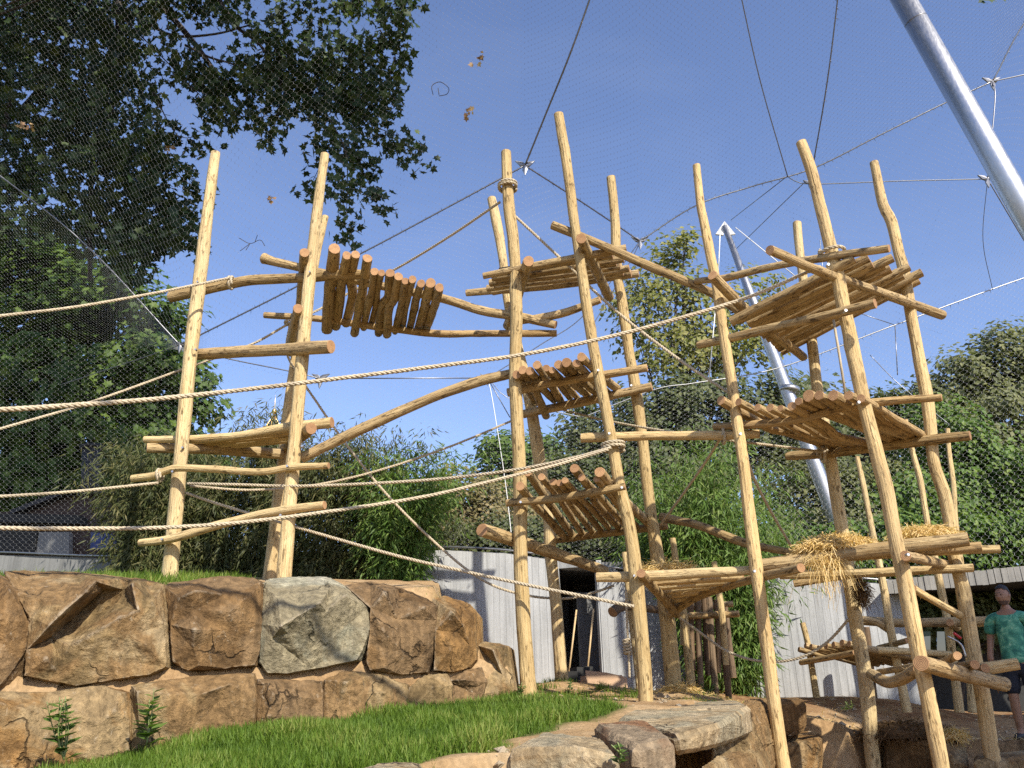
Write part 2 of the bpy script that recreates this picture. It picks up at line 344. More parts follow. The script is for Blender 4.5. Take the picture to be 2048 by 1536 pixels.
def concrete(name, col):
    m, n, b, o = mat(name)
    p = pos(n)
    st = noise(n, mapping(n, p, (13, 13, 0.7)), 1.0, 6, 0.6, 0.2); big = noise(n, p, 0.8, 5, 0.6); fine = noise(n, p, 40, 5)
    c = ramp(n, st, [(0.28, tuple(x*0.72 for x in col)), (0.5, col), (0.72, tuple(x*1.14 for x in col))])
    c = mixc(n, 1.0, c, ramp(n, big, [(0.3, (0.80, 0.80, 0.79)), (0.7, (1.06, 1.06, 1.05))]), 'MULTIPLY')
    c = mixc(n, 0.3, c, mixc(n, 1.0, c, ramp(n, fine, [(0.3, (0.7, 0.7, 0.7)), (0.7, (1.2, 1.2, 1.2))]), 'MULTIPLY'))
    n.links.new(c, b.inputs['Base Color']); b.inputs['Roughness'].default_value = 0.85
    bump(n, b, st, 0.5, 0.012); return m
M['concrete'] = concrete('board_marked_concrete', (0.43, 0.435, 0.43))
M['shadeconc'] = concrete('shade_toned_concrete', (0.20, 0.20, 0.19))  # concrete darkened in colour to paint tree shade on the left wall
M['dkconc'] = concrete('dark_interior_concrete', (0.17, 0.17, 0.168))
M['boards'] = concrete('weathered_grey_boards', (0.36, 0.345, 0.31))
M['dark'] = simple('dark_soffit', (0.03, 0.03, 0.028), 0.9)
M['slate'] = simple('slate_roof', (0.028, 0.028, 0.03), 0.7, 0, 0.3, 9)
M['card'] = simple('cardboard', (0.50, 0.33, 0.20), 0.85, 0, 0.06, 5)
M['red'] = simple('red_plastic', (0.50, 0.03, 0.025), 0.4, 0, 0.1)
M['blue'] = simple('blue_tarpaulin', (0.03, 0.05, 0.16), 0.6, 0, 0.15)
M['gold'] = steelmat('gilded_metal', (0.80, 0.55, 0.20), 0.35)
M['broom'] = simple('broom_wood', (0.55, 0.39, 0.2), 0.6, 0, 0.15)
def brickmat():
    m, n, b, o = mat('far_brickwork')
    br = N(n, 'ShaderNodeTexBrick'); br.inputs['Scale'].default_value = 5.0
    br.inputs['Color1'].default_value = (0.05, 0.032, 0.025, 1); br.inputs['Color2'].default_value = (0.07, 0.042, 0.032, 1); br.inputs['Mortar'].default_value = (0.07, 0.062, 0.056, 1)  # very dark brick and mortar: tree shade put into the colour
    s = N(n, 'ShaderNodeSeparateXYZ'); n.links.new(pos(n), s.inputs[0]); c = N(n, 'ShaderNodeCombineXYZ')
    n.links.new(s.outputs[0], c.inputs[0]); n.links.new(s.outputs[2], c.inputs[1]); n.links.new(c.outputs[0], br.inputs['Vector'])
    n.links.new(br.outputs[0], b.inputs['Base Color']); b.inputs['Roughness'].default_value = 0.9; return m
M['brick'] = brickmat()
def glassmat():
    m, n, b, o = mat('window_glass')
    b.inputs['Base Color'].default_value = (0.02, 0.03, 0.028, 1); b.inputs['Roughness'].default_value = 0.03
    b.inputs['Specular IOR Level'].default_value = 1.0; return m
M['glass'] = glassmat()

# ------------------------------------------------------------------ terrain
def polyline_sd(px, py, poly):
    """signed distance to a closed plan polygon, positive inside"""
    poly = np.asarray(poly, float); x = np.asarray(px, float); y = np.asarray(py, float)
    d = np.full(x.shape, 1e9); inside = np.zeros(x.shape, bool)
    for a, b in zip(poly, np.roll(poly, -1, 0)):
        e = b-a; t = np.clip(((x-a[0])*e[0]+(y-a[1])*e[1])/(e@e), 0, 1)
        d = np.minimum(d, np.hypot(x-a[0]-t*e[0], y-a[1]-t*e[1]))
        c = (a[1] > y) != (b[1] > y)
        with np.errstate(divide='ignore', invalid='ignore'):
            inside ^= c & (x < (b[0]-a[0])*(y-a[1])/(b[1]-a[1]+1e-12)+a[0])
    return np.where(inside, d, -d)
CTRL = np.array([(-4.5, 6.0, .12), (-3.5, 6.4, .20), (-1.7, 7.3, .45), (-.8, 8.3, .56), (.05, 9.6, .70), (1.3, 9.2, .60), (-1, 4.6, .27), (-2.5, 5, .2), (.8, 6.2, .40),
                 (.3, 5.2, .34), (2.0, 11.2, .72), (.55, 11.7, .88), (1.2, 13, .80), (.5, 14.6, .85), (2.4, 13.5, .75), (4.5, 13.7, .62), (5.5, 11, .07), (4.2, 10.6, .14), (7, 11, .05), (8, 13, .3),
                 (3.2, 10.6, .38), (3.0, 12.2, .5), (-6, 8, .3), (0, 20, 1.0), (10, 20, .5), (-10, 20, 1.0), (9, 10, 0), (0, 40, 1.0), (-20, 10, .6), (20, 20, .4)])
PIT = [(-2.2, 1.0), (-1.3, 4.35), (-0.1, 5.2), (0.6, 5.4), (0.85, 5.8), (1.0, 6.6), (1.25, 7.4), (1.75, 8.6), (2.2, 9.6), (2.8, 10.0), (3.4, 10.0), (4.6, 10.45), (5.0, 10.2), (5.6, 9.8), (7.2, 9.5), (14, 9.3), (14, 1.0)]
TERR = [(-14, 6.0), (-4.5, 6.95), (-3.6, 7.25), (-2.75, 7.75), (-1.9, 8.25), (-1.05, 8.85), (-0.62, 9.15), (-0.75, 11), (-1.1, 14), (-1.6, 15.2), (-5, 17), (-14, 18), (-30, 30), (-30, 6)]
def height(x, y):
    x = np.asarray(x, float); y = np.asarray(y, float)
    w = np.zeros(x.shape); z = np.zeros(x.shape)
    for cx, cy, cz in CTRL:
        k = 1.0/((x-cx)**2+(y-cy)**2+0.25)**1.6; w += k; z += k*cz
    z = z/w
    zt = 1.60+0.155*np.clip(y-7.5, -1, 4.5)-0.04*np.clip(x+3, -2, 3)
    z = lerp(z, zt, sstep(polyline_sd(x, y, TERR)/0.3+0.2))
    z = lerp(z, -0.62, sstep(polyline_sd(x, y, PIT)/0.12+0.5))
    far = sstep((np.hypot(x, y-8)-24)/15); z = z*(1-far)+0.7*far
    return z
def on_ground(px, py, ymin=3.5, ymax=20):
    d = _f+_r*(px-1024)/FPX+_u*(768-py)/FPX
    ys = np.arange(ymin, ymax, 0.02); pts = np.array([0, 0, CAM_Z])+np.outer(ys/d[1], d)
    h = height(pts[:, 0], pts[:, 1]); hit = np.where(pts[:, 2] <= h)[0]
    return pts[hit[0]] if len(hit) else pts[-1]
LAWN_PX = [(0, 1600), (60, 1536), (150, 1512), (300, 1478), (500, 1452), (640, 1438), (760, 1425), (850, 1400), (960, 1392), (1040, 1397), (1150, 1407), (1240, 1410), (1262, 1424), (1180, 1446), (1110, 1460), (1040, 1478), (985, 1505), (900, 1515), (860, 1532), (820, 1600)]
LAWN = [tuple(on_ground(a, b)[:2]) for a, b in LAWN_PX]
xs = np.unique(np.concatenate([np.linspace(-300, -16, 18), np.arange(-16, -6, 0.5), np.arange(-6, 8, 0.1), np.arange(8, 16, 0.5), np.linspace(16, 300, 18)]))
ys = np.unique(np.concatenate([np.linspace(-60, 0, 14), np.arange(0, 3, 0.5), np.arange(3, 16, 0.1), np.arange(16, 30, 0.7), np.linspace(30, 700, 24)]))
gx, gy = np.meshgrid(xs, ys); gz = height(gx, gy)
bumps = np.array([mnoise.fractal(Vector((a*1.7, b*1.7, 3.1)), 1.0, 2.0, 4) for a, b in zip(gx.ravel(), gy.ravel())]).reshape(gx.shape)
near = np.exp(-((gx-1)/9)**2-((gy-9)/9)**2)
gz = gz+0.045*bumps*near
nx, ny = len(xs), len(ys)
ii = (np.arange(ny-1)[:, None]*nx+np.arange(nx-1)[None]).ravel()
lawnsd = polyline_sd(gx.ravel(), gy.ravel(), LAWN)
terrsd = polyline_sd(gx.ravel(), gy.ravel(), TERR)
turf = np.maximum(sstep(lawnsd/0.15+0.3), sstep((terrsd-0.25)/0.3)*sstep((-gx.ravel()-3.2)/0.8))
turf = np.maximum(turf, sstep((np.hypot(gx.ravel(), gy.ravel()-8)-16)/4)*0.8)
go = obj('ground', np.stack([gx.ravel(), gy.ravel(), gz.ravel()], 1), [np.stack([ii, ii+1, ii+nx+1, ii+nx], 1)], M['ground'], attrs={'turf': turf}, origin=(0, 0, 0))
tag(go, 'sandy brown soil of the enclosure', kind='structure')

def scatter(tV, tF, pos_, nrm, scale, spin=None):
    """copies of a small leaf template laid at pos_ facing nrm"""
    n = len(pos_); nrm = nrm/(np.linalg.norm(nrm, axis=1)[:, None]+1e-9)
    a = rng.normal(size=(n, 3)) if spin is None else spin
    t = a-nrm*np.sum(a*nrm, 1)[:, None]; t /= np.linalg.norm(t, axis=1)[:, None]+1e-9
    b = np.cross(nrm, t); sc = np.broadcast_to(scale, (n,))[:, None, None]
    V = pos_[:, None]+sc*(tV[None, :, 0:1]*t[:, None]+tV[None, :, 1:2]*b[:, None]+tV[None, :, 2:3]*nrm[:, None])
    k = len(tV); off = (np.arange(n)*k)[:, None, None]
    F = [(np.asarray(f)[None]+off).reshape(-1, np.asarray(f).shape[1]) for f in tF]
    return V.reshape(-1, 3), F, np.repeat(rng.random(n), k)
# leaf templates: x runs along the leaf
KITE = (np.array([[0, 0, 0], [.45, -.33, .06], [1, 0, -.05], [.45, .33, .06]]), [np.array([[0, 1, 2], [0, 2, 3]])])
_la = np.array([(0, 0), (.18, -.30), (.10, -.52), (.38, -.36), (.62, -.55), (.60, -.22), (1.0, 0), (.60, .22), (.62, .55), (.38, .36), (.10, .52), (.18, .30)])
LOBED = (np.column_stack([_la, 0.10*np.abs(_la[:, 1])-0.08*_la[:, 0]**2]), [np.array([[0, 1, 3], [1, 2, 3], [0, 3, 5], [3, 4, 5], [0, 5, 6], [0, 6, 7], [0, 7, 9], [7, 8, 9], [0, 9, 11], [9, 10, 11]])])
LANCE = (np.array([[0, 0, 0], [.35, -.07, .02], [.35, .07, .02], [1, 0, -.12]]), [np.array([[0, 1, 2], [1, 3, 2]])])
BLADE = (np.array([[0, -.05, 0], [0, .05, 0], [.12, -.035, .55], [.12, .035, .55], [.38, 0, 1.0]]), [np.array([[0, 1, 3], [0, 3, 2], [2, 3, 4]])])

# grass: lawn in front of the boulders, fringe on the terrace
def grass(name, label, poly, n, hmin, hmax, keep=None):
    poly = np.asarray(poly); lo, hi = poly.min(0), poly.max(0)
    p = rng.uniform(lo, hi, (n*3, 2)); sd = polyline_sd(p[:, 0], p[:, 1], poly)
    edge = np.array([mnoise.noise(Vector((a*3, b*3, 0))) for a, b in p])
    ok = (sd+0.20*edge > 0.02) | ((sd > -0.22) & (rng.random(len(p)) < 0.06))
    if keep is not None: ok &= keep(p[:, 0], p[:, 1])
    p = p[ok][:n]
    z = height(p[:, 0], p[:, 1])
    tuft = np.array([mnoise.noise(Vector((a*2.2, b*2.2, 5))) for a, b in p])
    h = rng.uniform(hmin, hmax, len(p))*(1+0.5*tuft)*np.clip(polyline_sd(p[:, 0], p[:, 1], poly)/0.25+0.45, 0.35, 1)
    nr = np.column_stack([rng.normal(0, .28, len(p)), rng.normal(0, .28, len(p)), np.ones(len(p))])
    V, F, r = scatter(*BLADE, np.column_stack([p, z-0.012]), nr, h)
    rr = np.clip(0.55*r+0.45*np.repeat(tuft, 5)+0.15, 0, 1)
    o = obj(name, V, F, M['grass'], attrs={'rnd': rr}); tag(o, label, 'grass', kind='stuff')
grass('grass', 'lush green grass sloping up in front of the boulder wall', LAWN, 66000, .06, .125, lambda x, y: np.array([mnoise.noise(Vector((a*1.6, b*1.6, 7))) for a, b in zip(x, y)]) > -.40)
MOUND = [(-.15, 9.45), (.5, 9.3), (1.2, 9.35), (1.5, 9.7), (1.6, 10.6), (1.0, 12.2), (.3, 12.2), (-.1, 10.6)]
grass('grass', 'sparse grass and weeds on the mound round the middle posts', MOUND, 2600, .04, .10, lambda x, y: np.array([mnoise.noise(Vector((a*2.6, b*2.6, 9))) for a, b in zip(x, y)]) > .12)
PATCH = [(1.9, 9.6), (2.7, 10.2), (3.0, 11.5), (2.2, 11.6), (1.7, 10.6)]
grass('grass', 'thin tufts of grass by the foot of back posts', PATCH, 1200, .04, .09, lambda x, y: np.array([mnoise.noise(Vector((a*3, b*3, 2))) for a, b in zip(x, y)]) > .15)
TG = [(-9, 7.4), (-4.2, 7.5), (-3.4, 7.8), (-2.9, 8.3), (-3.2, 11), (-5, 14), (-9, 15)]
grass('grass', 'strip of grass on top of the terrace at the left', TG, 15000, .06, .13)

# loose stones and straw bits lying about
OCT = (np.array([[1, 0, 0], [-.8, .2, 0], [0, .8, .1], [.1, -.9, 0], [.1, .1, .6], [0, 0, -.5]]), [np.array([[0, 2, 4], [2, 1, 4], [1, 3, 4], [3, 0, 4], [2, 0, 5], [1, 2, 5], [3, 1, 5], [0, 3, 5]])])
pp = rng.uniform([-.6, 4.3], [7.5, 14], (5200, 2)); pp = pp[polyline_sd(pp[:, 0], pp[:, 1], LAWN) < .05]
dens = np.array([mnoise.noise(Vector((a*1.1, b*1.1, 4))) for a, b in pp]); pp = pp[dens > -.1]
V, F, r = scatter(*OCT, np.column_stack([pp, height(pp[:, 0], pp[:, 1])]), rng.normal(0, .3, (len(pp), 3))+[0, 0, 1], rng.uniform(.006, .022, len(pp))*(1+2.0*(rng.random(len(pp)) > .96)))
tag(obj('pebbles', V, F, M['st_pale'], smooth=False), 'small stones and clods strewn over the bare soil', 'pebbles', kind='stuff')
pp = np.vstack([rng.normal([2.1, 11.0], [.6, .5], (500, 2)), rng.normal([3.9, 9.9], [.9, .7], (500, 2)), rng.uniform([.4, 9], [6, 13.5], (700, 2))])
V, F, r = scatter(np.array([[-.5, -.03, 0], [-.5, .03, 0], [.5, .03, .06], [.5, -.03, .06]]), [np.array([[0, 1, 2, 3]])], np.column_stack([pp, height(pp[:, 0], pp[:, 1])+.025]), rng.normal(0, .35, (len(pp), 3))+[0, 0, 1], rng.uniform(.04, .12, len(pp)))
tag(obj('scattered_straw', V, F, M['straw'], attrs={'rnd': r}), 'stray straw bits lying on the soil under towers', 'straw', kind='stuff')

# ------------------------------------------------------------------ boulders
def Ywall(px):
    return float(np.interp(px, [-120, 0, 50, 330, 525, 740, 880, 950, 1030], [6.35, 6.6, 6.72, 7.2, 7.6, 8.1, 8.6, 8.9, 9.2]))
def rough_up(bm, amp, freq, seed, cuts, keepz=None):
    for c in range(cuts):
        bmesh.ops.subdivide_edges(bm, edges=bm.edges[:], cuts=1, use_grid_fill=True)
        bm.normal_update()
        k = amp*(0.10, 0.22, 0.30, 0.26)[c]; fq = freq*(2.1**c)
        mv = []
        for v in bm.verts:
            q = Vector((v.co.x*fq+seed, v.co.y*fq+seed*1.7, v.co.z*fq))
            d = mnoise.noise(q)*0.7+(0.5-abs(mnoise.noise(q*1.3+Vector((9, 3, 1)))))*0.7
            mv.append((v, v.normal*(d*k)))
        for v, d in mv: v.co += d
def face_stone(name, outline, inner, m, parent, proud=0.0, seed=0.0, depth=0.75, amp=0.035, label=None):
    """a quarried block whose visible face has this outline; inner = ridge points pushed out (+) or in (-)"""
    out = []
    for q in outline:
        dy = q[2] if len(q) > 2 else 0.0
        out.append((q[0], q[1], dy))
    cx = np.mean([q[0] for q in out]); cy = np.mean([q[1] for q in out])
    front = [(cx+(q[0]-cx)*0.978, cy+(q[1]-cy)*0.978, q[2]) for q in out]
    inner = list(inner); po = np.array([(q[0], q[1]) for q in front]); lo, hi = po.min(0), po.max(0); rs = random.Random(int(seed*71))
    for _ in range(60):                                     # chipped facets between the given ridges
        q = (rs.uniform(lo[0], hi[0]), rs.uniform(lo[1], hi[1]))
        if polyline_sd(np.array([q[0]]), np.array([q[1]]), po)[0] > 14 and all(math.hypot(q[0]-i[0], q[1]-i[1]) > 34 for i in inner):
            dz = np.mean([i[2] for i in sorted(inner, key=lambda i: math.hypot(q[0]-i[0], q[1]-i[1]))[:2]])*.6
            inner.append((q[0], q[1], dz+rs.uniform(-.035, .035)))
    pts = front+[(a, b, -c) for a, b, c in inner]
    co, ed, fa, *_ = delaunay_2d_cdt([Vector((a[0], -a[1])) for a in pts], [(i, (i+1) % len(front)) for i in range(len(front))], [], 1, 1e-4)
    dys = []
    for v in co:
        j = min(range(len(pts)), key=lambda i: (pts[i][0]-v.x)**2+(pts[i][1]+v.y)**2); dys.append(pts[j][2])
    bm = bmesh.new()
    fv = [bm.verts.new(P(v.x, -v.y, Ywall(v.x)-proud+dy)) for v, dy in zip(co, dys)]
    n = len(front)
    idx = [min(range(len(co)), key=lambda i: (co[i].x-q[0])**2+(co[i].y+q[1])**2) for q in front]
    mid = [bm.verts.new(P(q[0], q[1], Ywall(q[0])-proud+q[2]+0.03)) for q in [(cx+(a[0]-cx)*.992, cy+(a[1]-cy)*.992, a[2]) for a in out]]
    back = [bm.verts.new(v.co+Vector((0.05, depth, 0))) for v in mid]
    for f in fa:
        try: bm.faces.new([fv[i] for i in f])
        except ValueError: pass
    for i in range(n):
        j = (i+1) % n
        for a, b, c, d in ((fv[idx[i]], fv[idx[j]], mid[j], mid[i]), (mid[i], mid[j], back[j], back[i])):
            try: bm.faces.new((a, b, c, d))
            except ValueError: pass
    bm.faces.new(back)
    bmesh.ops.recalc_face_normals(bm, faces=bm.faces[:])
    bmesh.ops.triangulate(bm, faces=[f for f in bm.faces if len(f.verts) > 4])
    rough_up(bm, amp, 2.4, seed*3.3+1, 4)
    return finish_bm(name, bm, m, parent, label)
def finish_bm(name, bm, m, parent, label=None, flat=False):
    bmesh.ops.recalc_face_normals(bm, faces=bm.faces[:])
    me = bpy.data.meshes.new(name)
    c = Vector((0, 0, 0))
    for v in bm.verts: c += v.co
    c /= len(bm.verts)
    for v in bm.verts: v.co -= c
    bm.to_mesh(me); bm.free(); me.materials.append(m)
    for p in me.polygons: p.use_smooth = not flat
    if not flat:
        try: me.set_sharp_from_angle(angle=math.radians(20))
        except Exception: pass
    o = link(name, me, parent, np.array(c))
    if label: o['label'] = label
    return o
def hull_stone(name, pts, m, parent, seed=0.0, amp=0.03, label=None, cuts=4):
    bm = bmesh.new()
    for q in pts: bm.verts.new(P(*q))
    bmesh.ops.convex_hull(bm, input=bm.verts[:])
    for v in [v for v in bm.verts if not v.link_faces]: bm.verts.remove(v)
    bmesh.ops.bevel(bm, geom=bm.edges[:], offset=0.03, segments=1, affect='EDGES')
    bmesh.ops.triangulate(bm, faces=[f for f in bm.faces if len(f.verts) > 4])
    rough_up(bm, amp, 3.0, seed*2.7+5, cuts)
    return finish_bm(name, bm, m, parent, label)
wall = empty('boulder_wall', (-2.2, 7.6, .4)); tag(wall, 'two-tier dry wall of huge quarried boulders above the lawn', 'boulder wall')
B, O, G, T, RD = M['st_brown'], M['st_orange'], M['st_grey'], M['st_tan'], M['st_red']
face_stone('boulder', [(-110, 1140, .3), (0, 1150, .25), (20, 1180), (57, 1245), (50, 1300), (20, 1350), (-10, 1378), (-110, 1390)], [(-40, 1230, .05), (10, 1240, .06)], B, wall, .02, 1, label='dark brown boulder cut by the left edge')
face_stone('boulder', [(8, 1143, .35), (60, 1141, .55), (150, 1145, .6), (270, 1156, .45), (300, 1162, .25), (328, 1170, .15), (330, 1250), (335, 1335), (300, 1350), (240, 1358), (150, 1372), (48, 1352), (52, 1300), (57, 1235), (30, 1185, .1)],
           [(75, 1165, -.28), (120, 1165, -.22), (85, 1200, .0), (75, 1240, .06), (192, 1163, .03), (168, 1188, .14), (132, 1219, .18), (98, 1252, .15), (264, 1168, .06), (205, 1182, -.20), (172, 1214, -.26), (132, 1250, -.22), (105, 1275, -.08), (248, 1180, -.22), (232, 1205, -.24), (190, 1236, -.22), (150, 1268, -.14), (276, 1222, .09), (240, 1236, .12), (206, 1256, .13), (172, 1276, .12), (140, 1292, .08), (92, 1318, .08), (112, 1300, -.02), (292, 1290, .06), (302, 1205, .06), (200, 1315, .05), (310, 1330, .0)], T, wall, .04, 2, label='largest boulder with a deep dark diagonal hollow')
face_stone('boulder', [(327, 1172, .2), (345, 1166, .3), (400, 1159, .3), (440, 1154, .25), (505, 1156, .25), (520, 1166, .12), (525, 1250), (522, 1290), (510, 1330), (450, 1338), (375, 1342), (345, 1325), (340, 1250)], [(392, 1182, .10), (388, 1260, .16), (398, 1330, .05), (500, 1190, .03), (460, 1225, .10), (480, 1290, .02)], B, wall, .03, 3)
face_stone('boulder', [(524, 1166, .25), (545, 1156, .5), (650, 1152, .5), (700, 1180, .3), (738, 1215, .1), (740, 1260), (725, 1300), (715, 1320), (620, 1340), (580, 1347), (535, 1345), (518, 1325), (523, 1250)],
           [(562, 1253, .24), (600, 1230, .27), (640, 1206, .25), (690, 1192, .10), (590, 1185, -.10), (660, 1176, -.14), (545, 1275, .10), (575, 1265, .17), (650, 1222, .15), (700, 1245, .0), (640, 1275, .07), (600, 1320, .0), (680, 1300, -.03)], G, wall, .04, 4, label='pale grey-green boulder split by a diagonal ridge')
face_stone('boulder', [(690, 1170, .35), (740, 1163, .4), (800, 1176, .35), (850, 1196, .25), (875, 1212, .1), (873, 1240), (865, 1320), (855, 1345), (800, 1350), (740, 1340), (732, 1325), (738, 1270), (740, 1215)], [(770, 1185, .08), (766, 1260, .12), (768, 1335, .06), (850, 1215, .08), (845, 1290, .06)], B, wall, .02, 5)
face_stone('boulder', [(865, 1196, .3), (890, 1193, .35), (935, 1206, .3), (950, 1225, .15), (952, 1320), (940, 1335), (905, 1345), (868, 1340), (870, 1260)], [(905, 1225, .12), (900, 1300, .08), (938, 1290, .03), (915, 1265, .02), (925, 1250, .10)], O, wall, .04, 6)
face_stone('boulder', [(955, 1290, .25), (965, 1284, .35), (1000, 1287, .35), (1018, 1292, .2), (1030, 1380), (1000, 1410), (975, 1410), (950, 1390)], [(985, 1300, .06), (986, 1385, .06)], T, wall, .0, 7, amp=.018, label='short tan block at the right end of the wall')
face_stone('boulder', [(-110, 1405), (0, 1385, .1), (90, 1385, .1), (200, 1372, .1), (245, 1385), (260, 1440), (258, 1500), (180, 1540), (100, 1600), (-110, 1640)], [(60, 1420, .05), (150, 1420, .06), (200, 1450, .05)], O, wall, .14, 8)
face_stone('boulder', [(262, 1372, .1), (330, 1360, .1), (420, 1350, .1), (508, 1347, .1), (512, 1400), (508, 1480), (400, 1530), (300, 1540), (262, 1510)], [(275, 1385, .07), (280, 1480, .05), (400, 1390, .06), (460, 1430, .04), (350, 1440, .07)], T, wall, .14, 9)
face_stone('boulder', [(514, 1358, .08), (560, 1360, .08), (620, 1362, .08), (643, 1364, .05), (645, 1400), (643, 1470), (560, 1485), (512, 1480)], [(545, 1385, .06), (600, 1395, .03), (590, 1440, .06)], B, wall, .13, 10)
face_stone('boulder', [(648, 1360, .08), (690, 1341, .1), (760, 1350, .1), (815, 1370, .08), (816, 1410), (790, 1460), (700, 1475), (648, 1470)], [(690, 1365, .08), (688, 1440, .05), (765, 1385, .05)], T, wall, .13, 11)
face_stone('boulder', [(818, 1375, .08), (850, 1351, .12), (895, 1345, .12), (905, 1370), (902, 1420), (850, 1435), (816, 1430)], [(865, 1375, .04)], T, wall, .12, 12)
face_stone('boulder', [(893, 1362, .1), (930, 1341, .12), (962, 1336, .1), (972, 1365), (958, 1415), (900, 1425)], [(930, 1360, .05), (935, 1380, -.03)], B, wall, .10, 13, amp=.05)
# sand packed between and behind the boulders
mb = MB(); cols = np.linspace(-130, 1015, 60)
rows = []
for c in cols:
    y = Ywall(c); g = P(c, 1300, y)
    top = P(c, np.interp(c, [-130, 0, 60, 300, 500, 640, 740, 870, 950, 1015], [1175, 1175, 1180, 1190, 1185, 1185, 1215, 1250, 1290, 1330]), y+.30)
    midz = P(c, np.interp(c, [-130, 0, 150, 330, 520, 700, 850, 960, 1015], [1375, 1372, 1365, 1345, 1345, 1340, 1345, 1330, 1340]), y-.02)
    rows.append([np.array([g[0], y+.05, -.4]), np.array([midz[0], y+.02, midz[2]-.12]), np.array([midz[0], y+.06, midz[2]+.02]), np.array([top[0], y+.22, midz[2]+.12]), np.array([top[0], top[1], top[2]]), np.array([top[0]+.05, y+.8, top[2]+.02])])
V = np.array(rows); V += rng.normal(0, .02, V.shape); a, b_ = V.shape[:2]
i = (np.arange(a-1)[:, None]*b_+np.arange(b_-1)[None]).ravel()
obj('joint_sand', V.reshape(-1, 3), [np.stack([i, i+b_, i+b_+1, i+1], 1)], M['ground'], wall, attrs={'turf': np.zeros(a*b_)})
ledge = empty('rock_ledge', (1.6, 6.8, .1)); tag(ledge, 'stepped ledge of flat quarried rocks around the sunken pit', 'rock ledge')
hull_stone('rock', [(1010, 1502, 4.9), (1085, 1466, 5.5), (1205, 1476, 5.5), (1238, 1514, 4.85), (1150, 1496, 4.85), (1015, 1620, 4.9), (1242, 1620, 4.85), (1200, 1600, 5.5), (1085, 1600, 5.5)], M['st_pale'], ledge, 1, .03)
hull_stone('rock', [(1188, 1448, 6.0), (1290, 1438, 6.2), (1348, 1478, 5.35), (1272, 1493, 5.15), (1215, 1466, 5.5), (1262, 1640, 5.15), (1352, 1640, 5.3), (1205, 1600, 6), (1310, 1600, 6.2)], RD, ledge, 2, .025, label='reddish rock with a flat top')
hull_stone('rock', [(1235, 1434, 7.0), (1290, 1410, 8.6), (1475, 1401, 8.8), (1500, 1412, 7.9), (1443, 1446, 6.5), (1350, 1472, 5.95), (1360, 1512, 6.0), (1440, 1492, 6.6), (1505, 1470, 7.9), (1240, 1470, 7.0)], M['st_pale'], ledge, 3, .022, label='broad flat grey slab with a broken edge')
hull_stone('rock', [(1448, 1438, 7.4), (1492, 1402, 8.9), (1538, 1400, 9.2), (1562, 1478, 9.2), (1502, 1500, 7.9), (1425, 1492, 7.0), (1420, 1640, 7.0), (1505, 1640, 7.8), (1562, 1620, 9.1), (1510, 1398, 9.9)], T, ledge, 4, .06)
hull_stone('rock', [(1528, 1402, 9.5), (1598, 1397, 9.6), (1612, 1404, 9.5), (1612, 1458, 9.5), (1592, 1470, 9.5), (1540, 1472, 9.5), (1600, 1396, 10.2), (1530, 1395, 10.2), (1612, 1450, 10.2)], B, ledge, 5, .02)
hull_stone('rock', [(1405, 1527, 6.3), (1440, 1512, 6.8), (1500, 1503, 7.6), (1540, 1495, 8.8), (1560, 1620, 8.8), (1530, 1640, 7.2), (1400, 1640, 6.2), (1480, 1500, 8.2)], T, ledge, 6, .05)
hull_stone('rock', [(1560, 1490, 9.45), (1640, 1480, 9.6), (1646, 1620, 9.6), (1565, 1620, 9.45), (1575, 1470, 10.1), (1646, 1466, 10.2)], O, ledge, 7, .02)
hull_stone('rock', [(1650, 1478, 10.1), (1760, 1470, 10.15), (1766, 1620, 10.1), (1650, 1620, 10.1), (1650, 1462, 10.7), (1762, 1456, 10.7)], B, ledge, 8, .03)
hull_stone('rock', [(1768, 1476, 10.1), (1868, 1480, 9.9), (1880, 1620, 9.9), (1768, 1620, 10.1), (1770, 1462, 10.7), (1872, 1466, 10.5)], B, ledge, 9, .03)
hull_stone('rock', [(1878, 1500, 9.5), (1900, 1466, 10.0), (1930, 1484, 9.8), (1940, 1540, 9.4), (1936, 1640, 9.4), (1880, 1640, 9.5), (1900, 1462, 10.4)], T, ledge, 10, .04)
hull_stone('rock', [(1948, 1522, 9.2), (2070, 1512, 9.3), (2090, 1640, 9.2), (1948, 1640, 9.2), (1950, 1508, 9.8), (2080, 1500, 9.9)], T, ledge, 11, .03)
hull_stone('rock', [(680, 1540, 4.25), (760, 1527, 4.5), (848, 1520, 4.6), (862, 1560, 4.4), (690, 1640, 4.2), (850, 1640, 4.5)], M['st_pale'], ledge, 12, .02)

